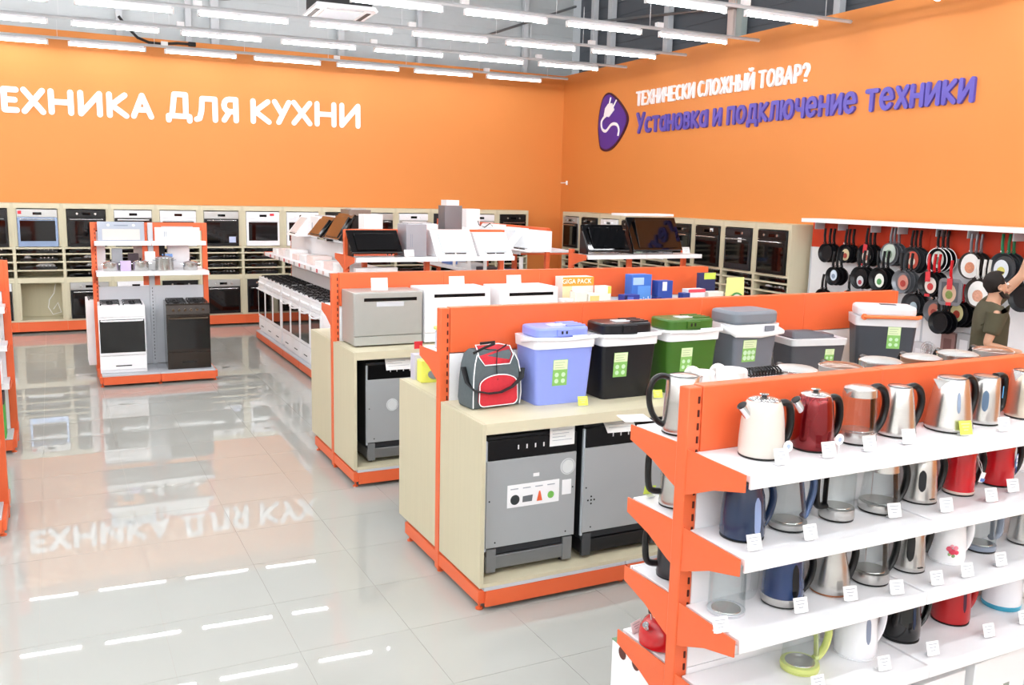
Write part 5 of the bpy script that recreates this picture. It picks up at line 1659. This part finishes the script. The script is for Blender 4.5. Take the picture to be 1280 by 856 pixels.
# gondola running away towards the corner, white hoods on its aisle side
G5 = gondola('orange gondola running towards the back wall with white hoods on its side', (5.93, 14.52, 0), -PI / 2, 4, .96, 1.90, .25, front=[(1.60, .36), (1.22, .38)], back=[(1.60, .36)], base=(.5, .5), back_panels=False)
for i, (y, k_, h_, w_, ex, lb) in enumerate(((13.6, 'chimney', .62, .5, .0, 'slim white chimney hood standing tallest near the back wall'), (12.8, 'chimney', .50, .62, .0, 'broad white chimney hood right of the slim one'),
                                 (12.0, 'wedge', .30, .6, 0, 'white tilted hood with a black plug cord, in the middle of the row'), (11.3, 'wedge', .28, .6, 0, 'white tilted hood before the orange panel'), (10.65, 'wedge', .27, .6, 0, 'nearest white tilted hood beside the tall orange end post'))):
    rangehood(lb, (5.475, y, 1.605), -PI / 2, WHITE2, k_, w_, h_)
for i in range(6):
    tag(MB().box(-.001, .0, -.06, .06, 0, .3).build('price_strip', PAPER, None, (5.50, 13.4 - i * .56, 1.225)), 'tall white price strip under the white hood row, %s from the back' % ORD[i], 'price tag', 'tall white price strips')
for i in range(5):
    c = ['7E9AD8', 'F2F2F2', '3A3A44', 'B8C8E8', 'F4F4F4'][i]
    tag(MB().box(-.14, .14, -.2, .2, 0, .05 + .02 * (i % 2)).build('flat_carton', M(c, .5), None, (5.72, 13.4 - i * .7, 1.2215), bevel=.003), 'flat carton lying on the lower shelf under the white hoods, %s from the back' % ORD[i], 'box', 'flat cartons under the white hoods')
tag(MB().tube([(5.46, 11.9, 1.95), (5.43, 11.8, 1.90), (5.45, 11.65, 1.87), (5.46, 11.5, 1.93), (5.45, 11.4, 1.90)], .007, n=6).build('power_cord', BLACKM), 'thin black power cord dangling over the white tilted hoods', 'cord')
# black hoods at the right end
G6 = gondola('orange gondola with big black hoods before the right wall ovens', (6.0, 10.15, 0), 0, 2, .90, 1.66, 0, front=[(1.60, .36), (1.25, .36)], back=[], base=(.5, .12), back_panels=False)
rangehood('black slanted hood with chrome edges beside the orange end post', (6.34, 9.79, 1.605), 0, BLACK, 'slant', .62, .36)
rangehood('largest black glass hood with folded front, before the right wall', (7.10, 9.79, 1.605), 0, BLACK, 'slant', .78, .46)
for x, lb in ((6.75, 'round white knob light between the two black hoods'),):
    pass
tag(MB().box(-.4, .4, 0, .3, 0, .03).build('white_board', WHITE2, None, (7.1, 10.02, 2.10 - .005)), 'white board lying flat on top of the largest black hood', 'board')
price_tag('white price card right of the largest black hood', (7.57, 9.80, 1.6035), 0, PAPER, .12, .09)

# ------------------------------------------------------------------ left gondolas whose ends show at the left edge
for i, (y, lb) in enumerate(((7.0, 'nearest orange gondola end cut by the left picture edge'), (9.15, 'second orange gondola end at the left edge with the green pack'))):
    g = gondola(lb, (-.40 - .96 * 2, y, 0), 0, 2, .96, 1.66, .27, front=[(1.28, .3), (.95, .3), (.62, .32)], back=[(1.28, .3)], base=(.38, .34))
    for c in list(g.children):
        pass
for z, col, lb, y, w_, h_ in ((1.285, 'F4F4F6', 'white wrapped pack on the upper shelf of the left gondola', 9.02, .3, .24), (.955, 'F6F6F8', 'white carton on the middle shelf of the left gondola', 9.0, .34, .22),
                       (.625, 'EFEFF2', 'white carton over the dark one in the left gondola', 9.0, .34, .2), (.147, '46B04C', 'bright green carton at the foot of the left gondola', 9.0, .36, .30)):
    t = thing('carton', lb, 'box', (-.62, y - .14, z), 0)
    MB().box(-.17, .17, -.12, .1, 0, h_).build('carton_body', M(col, .5), t, bevel=.003)
    MB().box(-.12, .12, -.1205, -.12, h_ * .3, h_ * .6).build('printed_panel', M('D8D8DC' if col != '46B04C' else 'BFE4C0', .5), t)
t = tag(MB().box(-.17, .17, -.12, .1, 0, .1).build('carton', M('3A3038', .5), None, (-.62, 8.86, .45)), 'small dark carton lying on top of the bright green one', 'box')
for z, col, lb, h_ in ((1.285, 'E87A4A', 'orange toned pack in the nearest left gondola, top', .22), (.955, 'F2F2F4', 'white pack in the nearest left gondola, middle', .22), (.625, 'E4A070', 'tan orange carton in the nearest left gondola, low', .25), (.147, 'E8B08A', 'peach carton at the foot of the nearest left gondola', .25)):
    t = thing('carton', lb, 'box', (-.62, 6.72, z), 0)
    MB().box(-.17, .17, -.1, .1, 0, h_).build('carton_body', M(col, .5), t, bevel=.003)


# ------------------------------------------------------------------ pan wall on the right
pw = thing('pan_rack', 'white perforated pan rack with a red orange top band along the right wall', 'rack', rpos(8.90, .30, 0), RZ)
for q in range(5):
    MB().box(.002 + q * .93, .928 + q * .93, 0, .03, .2, 1.755).build('peg_panel', WHITE, pw)
    MB().box(.002 + q * .93, .928 + q * .93, -.004, .03, 1.757, 2.075).build('top_band', ORANGE_D, pw)
    MB().box(.002 + q * .93 + (.1 if q == 0 else 0), .928 + q * .93, -.30, .15, 2.078, 2.125).build('canopy_shelf', WHITE2, pw)
    MB().box(.002 + q * .93, .928 + q * .93, -.30, 0, .04, .19).build('kick_plate', ORANGE, pw)
    for e in (.2, .6):
        MB().box(q * .93 + e, q * .93 + e + .012, -.16, 0, 1.99, 2.077).build('shelf_bracket', GREYP, pw)
for q in range(6):
    MB().box(q * .93 - .012, q * .93 + .012, -.006, .02, .2, 1.755).build('upright', GREYP, pw)


def pan(label, loc, r, col, lab=None, rim=None, hcol=BLACKM, square=False, hl=.19, stack=0, sleeve=None):
    t = thing('frying_pan', label, 'pan', loc, RZ, 'frying pans hanging on the rack', rot=(0, R(random.uniform(-5, 5)), RZ))
    mb = MB()
    if square:
        b = rounded_box(-r, r, -r, r, 0, .045, r * .35, .02)
        b.v = [(x, .045 - z, y) for x, y, z in b.v]
        b.build('pan_body', col, t, bevel=.004)
        MB().prism([(x, z) for x, z in [(-r * .72, -r * .72), (r * .72, -r * .72), (r * .72, r * .72), (-r * .72, r * .72)]], -.004, 0).build('cooking_surface', M('55585E', .4), t)
    else:
        mb.lathe([(r * .78, -.045), (r * .97, -.01), (r, 0), (r * .965, 0), (r * .93, -.008), (r * .76, -.037), (.002, -.038)], 32, axis='y')
        mb.lathe([(.002, -.045), (r * .78, -.045)], 32, axis='y', caps=False)
        mb.build('pan_body', col, t)
        if rim:
            MB().tube([(r * .985 * math.cos(2 * PI * i / 28), -.001, r * .985 * math.sin(2 * PI * i / 28)) for i in range(28)], .005, n=5, closed=True).build('rim', rim, t)
    MB().tube([(0, .012, r * .94), (0, .0, r + .03), (0, -.004, r + hl * .5), (0, .006, r + hl)], .012, .019, 8, up=(0, 1, 0)).build('handle', hcol, t)
    MB().cyl((0, -.01, r + .012), .008, .012, 10, 'y').build('rivet', CHROME, t)
    if lab:
        c, kx, kz, rr, c2 = lab
        rr *= 1.15
        g = MB().lathe([(r * rr, 0), (r * rr, .002), (.002, .0025)], 24, c=(kx * r, .014 if not square else -.004, kz * r), axis='y', sx=.85).build('paper_label', M(c, .6), t)
        MB().lathe([(r * rr * .45, 0), (r * rr * .45, .002), (.002, .0025)], 16, c=(kx * r, .011 if not square else -.007, kz * r - r * .1), axis='y').build('food_picture', M(c2, .6, var=.4, scale=60), g)
    if sleeve:
        MB().box(-r * .22, r * .22, -.012, -.006, r * .2, r * .98).box(-r * .22, r * .22, -.012, -.006, -r * .98, -r * .75).build('card_sleeve', M(sleeve, .6), t)
    return t


def hook_pt(px, py, off=.06):
    r = ray(px, py)
    X0 = 8.9 + off
    tt = (X0 - .04 * 16) / (r.x - .04 * r.y)
    return EYE + r * tt


DK = M('1C1D20', .35, .2)
DG = M('4A4D52', .4, .3)
MG = M('8A8E94', .35, .5)
BR = M('3F3734', .4, .2)
prow = [
    (1031, 316, .125, DK, None, None, BLACKM, 'small plain black pan, top row leftmost beside the birch side panel'),
    (1055, 317, .12, DK, ('D9C9A0', .1, -.1, .55, 'A8463C'), None, BLACKM, 'small black pan with a beige oval label, top row'),
    (1081, 319, .14, DK, ('EDE6DA', .1, -.1, .5, 'C06A5A'), None, BLACKM, 'black pan with a red wrap and oval label, top row'),
    (1111, 318, .14, MG, ('C9D6CC', -.1, .1, .75, '8AA08C'), None, MG, 'grey steel pan with a pale grey label and grey handle, top row'),
    (1137, 325, .155, DG, ('D45A48', .15, .0, .6, 'F0D8C8'), None, BLACKM, 'dark grey pan with a red round label, top row'),
    (1171, 325, .14, DK, ('C8D0C8', 0, .05, .6, '6C7C6C'), WHITE2, BLACKM, 'black pan with a thin white rim, top row'),
    (1212, 332, .15, BR, ('F2F0EE', -.05, -.05, .8, 'D89070'), None, MG, 'brown grey pan with a large white round label, top row'),
    (1252, 335, .165, DG, ('E6ECF4', -.1, -.1, .55, 'D8D070'), None, M('1E7A52', .4), 'dark grey pan with a green handle above the man'),
    (1040, 345, .12, DK, ('D4E0EC', .1, .1, .5, '8A9AB0'), None, BLACKM, 'dark pan with a pale blue card, second row leftmost'),
    (1073, 347, .14, DK, ('C9CDD0', .1, -.3, .4, 'A03040'), None, BLACKM, 'black pan with a small low label, second row'),
    (1097, 349, .145, DK, ('EDF0E8', .1, -.1, .5, '5A9A5C'), None, BLACKM, 'black pan with a white and green shield label, second row'),
    (1126, 352, .14, MG, ('C8887A', .15, -.05, .55, 'A83A34'), None, BLACKM, 'grey pan with a food picture, second row'),
    (1160, 355, .145, DK, ('E8DCD4', .15, -.1, .55, 'C03A3A'), None, REDP, 'black pan with a red sleeve and oval label, second row'),
    (1187, 365, .15, MG, ('C9A890', 0, -.1, .6, '7A8A4A'), None, REDP, 'square grey grill pan with a red band over its picture'),
    (1221, 366, .16, BR, ('F4F2F0', .0, -.1, .78, 'D8A088'), None, M('D8D6D2', .5), 'brown pan with a big white round label, beside the head of the man'),
    (1138, 381, .14, DG, ('B8CCD8', .2, -.2, .4, '9AAAB8'), None, BLACKM, 'dark pan half hidden by the orange top end, third row'),
    (1166, 389, .14, MG, ('C87A68', .0, .0, .55, 'A04038'), None, BLACKM, 'grey pan with a red brown food label, third row'),
    (1196, 393, .145, DK, ('E6E0A8', -.1, .1, .6, 'C04A3A'), None, REDP, 'black pan with a yellow green oval label, third row'),
    (1172, 403, .13, DK, None, None, BLACKM, 'plain black pan under the food label pans, fourth row'),
    (1276, 372, .15, DK, None, None, BLACKM, 'dark pan right of the raised arm, second row'),
    (1026, 372, .12, DK, ('D8C8A8', .3, -.1, .35, 'A88A5A'), None, BLACKM, 'black pan low at the left, just above the orange top'),
    (1060, 372, .10, DG, None, CHROME, BLACKM, 'small chrome rimmed lid low on the rack, left of its twin'),
    (1090, 373, .10, DG, None, CHROME, BLACKM, 'small chrome rimmed lid low on the rack, right of its twin'),
]
placed = {}
for (px, py, r, col, lab, rim, hc, lb) in prow:
    second = 'second row' in lb or 'square' in lb or 'big white round label, beside' in lb
    P = hook_pt(px, py, -.09 if 'square' in lb else (.0 if second or 'fourth' in lb else .15))
    r *= .96
    sq = 'square' in lb
    front = pan(lb, P, r, col, lab, rim, hc, sq, hl=min(.19, 2.068 - P.z - r - .005), sleeve=('D0343C' if 'red wrap' in lb or 'red sleeve' in lb or 'red band' in lb else None))
    n_ = 0 if 'square' in lb else (1 if ('lid' in lb or 'low at' in lb) else 2)
    for q in range(1, n_ + 1):
        if 'lid' in lb:
            break
        off = P + Vector((.999, -.04, 0)) * (.047 * q) + Vector((-.04, -.999, 0)) * (.022 * q)
        b = dup(front, off, RZ, '%s pan behind the %s' % (ORD[q - 1], lb.split(',')[0].replace('half hidden by the orange top end', 'at the orange top end')), 'stacked pans hanging behind the front ones')
        for c in list(b.children):
            if c.name.startswith(('paper_label', 'card_sleeve')):
                for g in list(c.children):
                    bpy.data.objects.remove(g)
                bpy.data.objects.remove(c)
# low goods on the rack
for (px, py, kind, lb) in ((1160, 438, 'ring', 'round wire rack hanging low on the pan rack'), (1184, 430, 'brown', 'brown package hanging low on the pan rack'), (1204, 432, 'grey', 'grey boxed gadget hanging low on the pan rack'), (1222, 430, 'pink', 'grey and pink boxed gadget hanging left of the man'), (1148, 442, 'grey2', 'small pale package low on the pan rack')):
    P = hook_pt(px, py, .2)
    t = thing('hanging_ware', lb, 'kitchenware', P, RZ)
    if kind == 'ring':
        for rr in (.05, .075, .1):
            MB().tube([(rr * math.cos(2 * PI * i / 24), 0, rr * math.sin(2 * PI * i / 24)) for i in range(24)], .003, n=5, closed=True).build('wire_ring', STEEL, t)
        for a in range(4):
            MB().tube([(-.1 * math.cos(a * PI / 4), 0, -.1 * math.sin(a * PI / 4)), (.1 * math.cos(a * PI / 4), 0, .1 * math.sin(a * PI / 4))], .002, n=4).build('wire_spoke', STEEL, t)
    else:
        c = {'brown': '8A6A66', 'grey': 'A8A8AC', 'pink': 'B0A8B0', 'grey2': 'C8C4C8'}[kind]
        MB().box(-.09, .09, 0, .08, -.13, .13).build('package_body', M(c, .5), t, bevel=.004)
        MB().box(-.05, .05, -.001, 0, -.08, .06).build('printed_panel', M({'brown': '6A4A48', 'grey': 'D8D8DC', 'pink': 'D08A9C', 'grey2': 'E0DCE0'}[kind], .5), t)


# ------------------------------------------------------------------ the man reaching up at the pans
def skinned(name, verts, edges, radii, mat, parent, root=0, sub=2):
    me = bpy.data.meshes.new(name)
    bm = bmesh.new()
    lay = bm.verts.layers.skin.verify()
    bv = [bm.verts.new(v) for v in verts]
    for a, b in edges:
        bm.edges.new((bv[a], bv[b]))
    for i, r in enumerate(radii):
        bv[i][lay].radius = r if isinstance(r, tuple) else (r, r)
        bv[i][lay].use_root = (i == root)
    bm.to_mesh(me)
    bm.free()
    o = bpy.data.objects.new(name, me)
    C.objects.link(o)
    o.parent = parent
    me.materials.append(mat)
    o.modifiers.new('skin', 'SKIN').use_smooth_shade = True
    s = o.modifiers.new('sub', 'SUBSURF')
    s.levels = s.render_levels = sub
    return o


SKIN = M('C99B80', .55, var=.05)
HAIR = M('1C1512', .8, var=.3, scale=60, bump=.6)
SHIRT = M('4E4A38', .9, var=.1, scale=30, bump=.3)
man = thing('person', 'man in an olive t-shirt seen from the side, reaching one arm up to the pans', 'person', (7.33, 5.13, 0), R(-36))
# local +x is the way he faces
V = [(0, 0, .96), (0, 0, 1.12), (.0, 0, 1.28), (-.01, 0, 1.42), (.0, 0, 1.50), (.02, 0, 1.565), (.03, 0, 1.63), (.025, 0, 1.70),
     (-.01, -.16, 1.43), (-.03, -.215, 1.39), (-.07, -.245, 1.27), (-.10, -.25, 1.16), (.03, -.26, 1.13), (.14, -.26, 1.11), (.19, -.26, 1.105),
     (0, .16, 1.45), (.07, .20, 1.49), (.20, .20, 1.63), (.28, .17, 1.74), (.30, .14, 1.88), (.31, .11, 2.00), (.315, .10, 2.04),
     (0, -.09, .90), (.01, -.10, .50), (-.01, -.10, .11), (.10, -.11, .045),
     (0, .09, .90), (-.02, .10, .50), (-.06, .10, .11), (.05, .11, .045)]
Ed = [(0, 1), (1, 2), (2, 3), (3, 4), (4, 5), (5, 6), (6, 7), (3, 8), (8, 9), (9, 10), (10, 11), (11, 12), (12, 13), (13, 14),
      (3, 15), (15, 16), (16, 17), (17, 18), (18, 19), (19, 20), (20, 21), (0, 22), (22, 23), (23, 24), (24, 25), (0, 26), (26, 27), (27, 28), (28, 29)]
Rd = [(.12, .09), (.11, .08), (.115, .08), (.085, .065), .052, .062, (.086, .078), (.078, .072),
      .03, .03, .042, .042, .036, .028, .03,
      .05, .05, .046, .042, .036, .027, .03,
      .09, .062, .042, .035, .09, .062, .042, .035]
body = skinned('body', V, Ed, Rd, SKIN, man)
# t-shirt: torso and short sleeves, a little wider than the body
VS = [(0, 0, .93), (0, 0, 1.12), (.0, 0, 1.28), (-.01, 0, 1.41), (-.005, 0, 1.465),
      (-.01, -.16, 1.43), (-.035, -.222, 1.385), (-.068, -.243, 1.27), (-.075, -.245, 1.245),
      (0, .16, 1.45), (.07, .20, 1.49), (.15, .20, 1.575), (.16, .20, 1.586)]
ES = [(0, 1), (1, 2), (2, 3), (3, 4), (3, 5), (5, 6), (6, 7), (7, 8), (3, 9), (9, 10), (10, 11), (11, 12)]
RS = [(.168, .135), (.165, .128), (.165, .125), (.135, .105), .074, .09, .088, .074, .072, .085, .078, .072, .07]
skinned('t_shirt', VS, ES, RS, SHIRT, man)
VT = [(0, 0, .97), (0, -.085, .88), (.01, -.10, .50), (-.01, -.10, .12), (0, .085, .88), (-.02, .10, .50), (-.06, .10, .12)]
skinned('trousers', VT, [(0, 1), (1, 2), (2, 3), (0, 4), (4, 5), (5, 6)], [(.16, .125), .11, .082, .066, .11, .082, .066], M('2C2E38', .8), man)
for s, x in ((-.105, .04), (.105, 0)):
    MB().hexa([(x - .11, s - .045, 0), (x + .16, s - .045, 0), (x + .16, s + .045, 0), (x - .11, s + .045, 0)], [(x - .10, s - .04, .1), (x + .07, s - .04, .1), (x + .07, s + .04, .1), (x - .10, s + .04, .1)]).build('shoe', BLACKM, man, bevel=.02, seg=3)
# head details: nose, ear, hair, beard, eyes, mouth; face tips up a little
hd = MB()
hd.lathe([(.002, -.105), (.05, -.10), (.082, -.06), (.094, .0), (.09, .045), (.065, .085), (.03, .103), (.002, .106)], 24, c=(0, 0, 0), sx=1.06, sy=.86)
hair = MB()
for v in ():
    pass
hv = MB().lathe([(.04, -.075), (.078, -.06), (.101, .0), (.098, .05), (.072, .093), (.035, .113), (.002, .117)], 28, caps=False, sx=1.05, sy=.9)
keep = []
for fc in hv.f:
    c = sum((Vector(hv.v[i]) for i in fc), Vector()) / len(fc)
    if c.x < .045 - max(0, -(c.z - .03)) * .9 or c.z > .072:
        keep.append(fc)
hv.f = keep
ho = hv.build('hair', HAIR, man, (.012, 0, 1.665), rot=(0, R(-14), 0))
q = ho.modifiers.new('s', 'SOLIDIFY')
q.thickness = .012
MB().tube([(.100, 0, 1.665), (.135, 0, 1.655), (.112, 0, 1.635)], .011, .012, 8).build('nose', SKIN, man)
MB().tube([(.085, -.045, 1.60), (.112, 0, 1.595), (.085, .045, 1.60)], .007, .006, 6, up=(0, 0, 1)).build('mouth', M('8A4A42', .6), man)
for s in (-1, 1):
    MB().lathe([(.002, -.012), (.012, -.004), (.012, .004), (.002, .012)], 10, c=(.092, s * .034, 1.672)).build('eye', WHITE2, man)
    MB().lathe([(.024, -.008), (.03, .0), (.026, .008), (.012, .006), (.01, 0)], 14, c=(.018, s * .083, 1.645), axis='y', sx=.65, caps=True).build('ear', SKIN, man)
MB().tube([(.03, -.075, 1.60), (.062, -.062, 1.565), (.10, -.03, 1.553), (.112, 0, 1.555), (.10, .03, 1.553), (.062, .062, 1.565), (.03, .075, 1.60)], .02, .017, 8, up=(0, 0, 1)).build('beard', HAIR, man)


def hand(root, dirv, side, curl, name='hand'):
    """palm and five fingers as short skinned chains"""
    d = Vector(dirv).normalized()
    s = Vector(side).normalized()
    n = d.cross(s)
    vs_, es, rs = [Vector(root)], [], [.024]
    palm = Vector(root) + d * .05
    vs_.append(palm)
    es.append((0, 1))
    rs.append((.03, .018))
    for i, (off, ln) in enumerate(((-.03, .065), (-.01, .078), (.01, .074), (.03, .058))):
        b = palm + s * off + d * .025
        k0 = len(vs_)
        vs_ += [b, b + d * ln * .5 + n * curl * .01, b + d * ln * .85 + n * curl * .035]
        es += [(1, k0), (k0, k0 + 1), (k0 + 1, k0 + 2)]
        rs += [.0095, .0088, .0075]
    k0 = len(vs_)
    vs_ += [Vector(root) + d * .025 - s * .035, Vector(root) + d * .06 - s * .058 + n * curl * .015, Vector(root) + d * .085 - s * .06 + n * curl * .03]
    es += [(0, k0), (k0, k0 + 1), (k0 + 1, k0 + 2)]
    rs += [.012, .010, .0085]
    return skinned(name, [tuple(v) for v in vs_], es, rs, SKIN, man, sub=1)


hand((.20, -.26, 1.105), (1, 0, -.05), (0, .2, -1), .6)
hand((.315, .10, 2.04), (.25, -.1, 1), (0, 1, 0), .8)
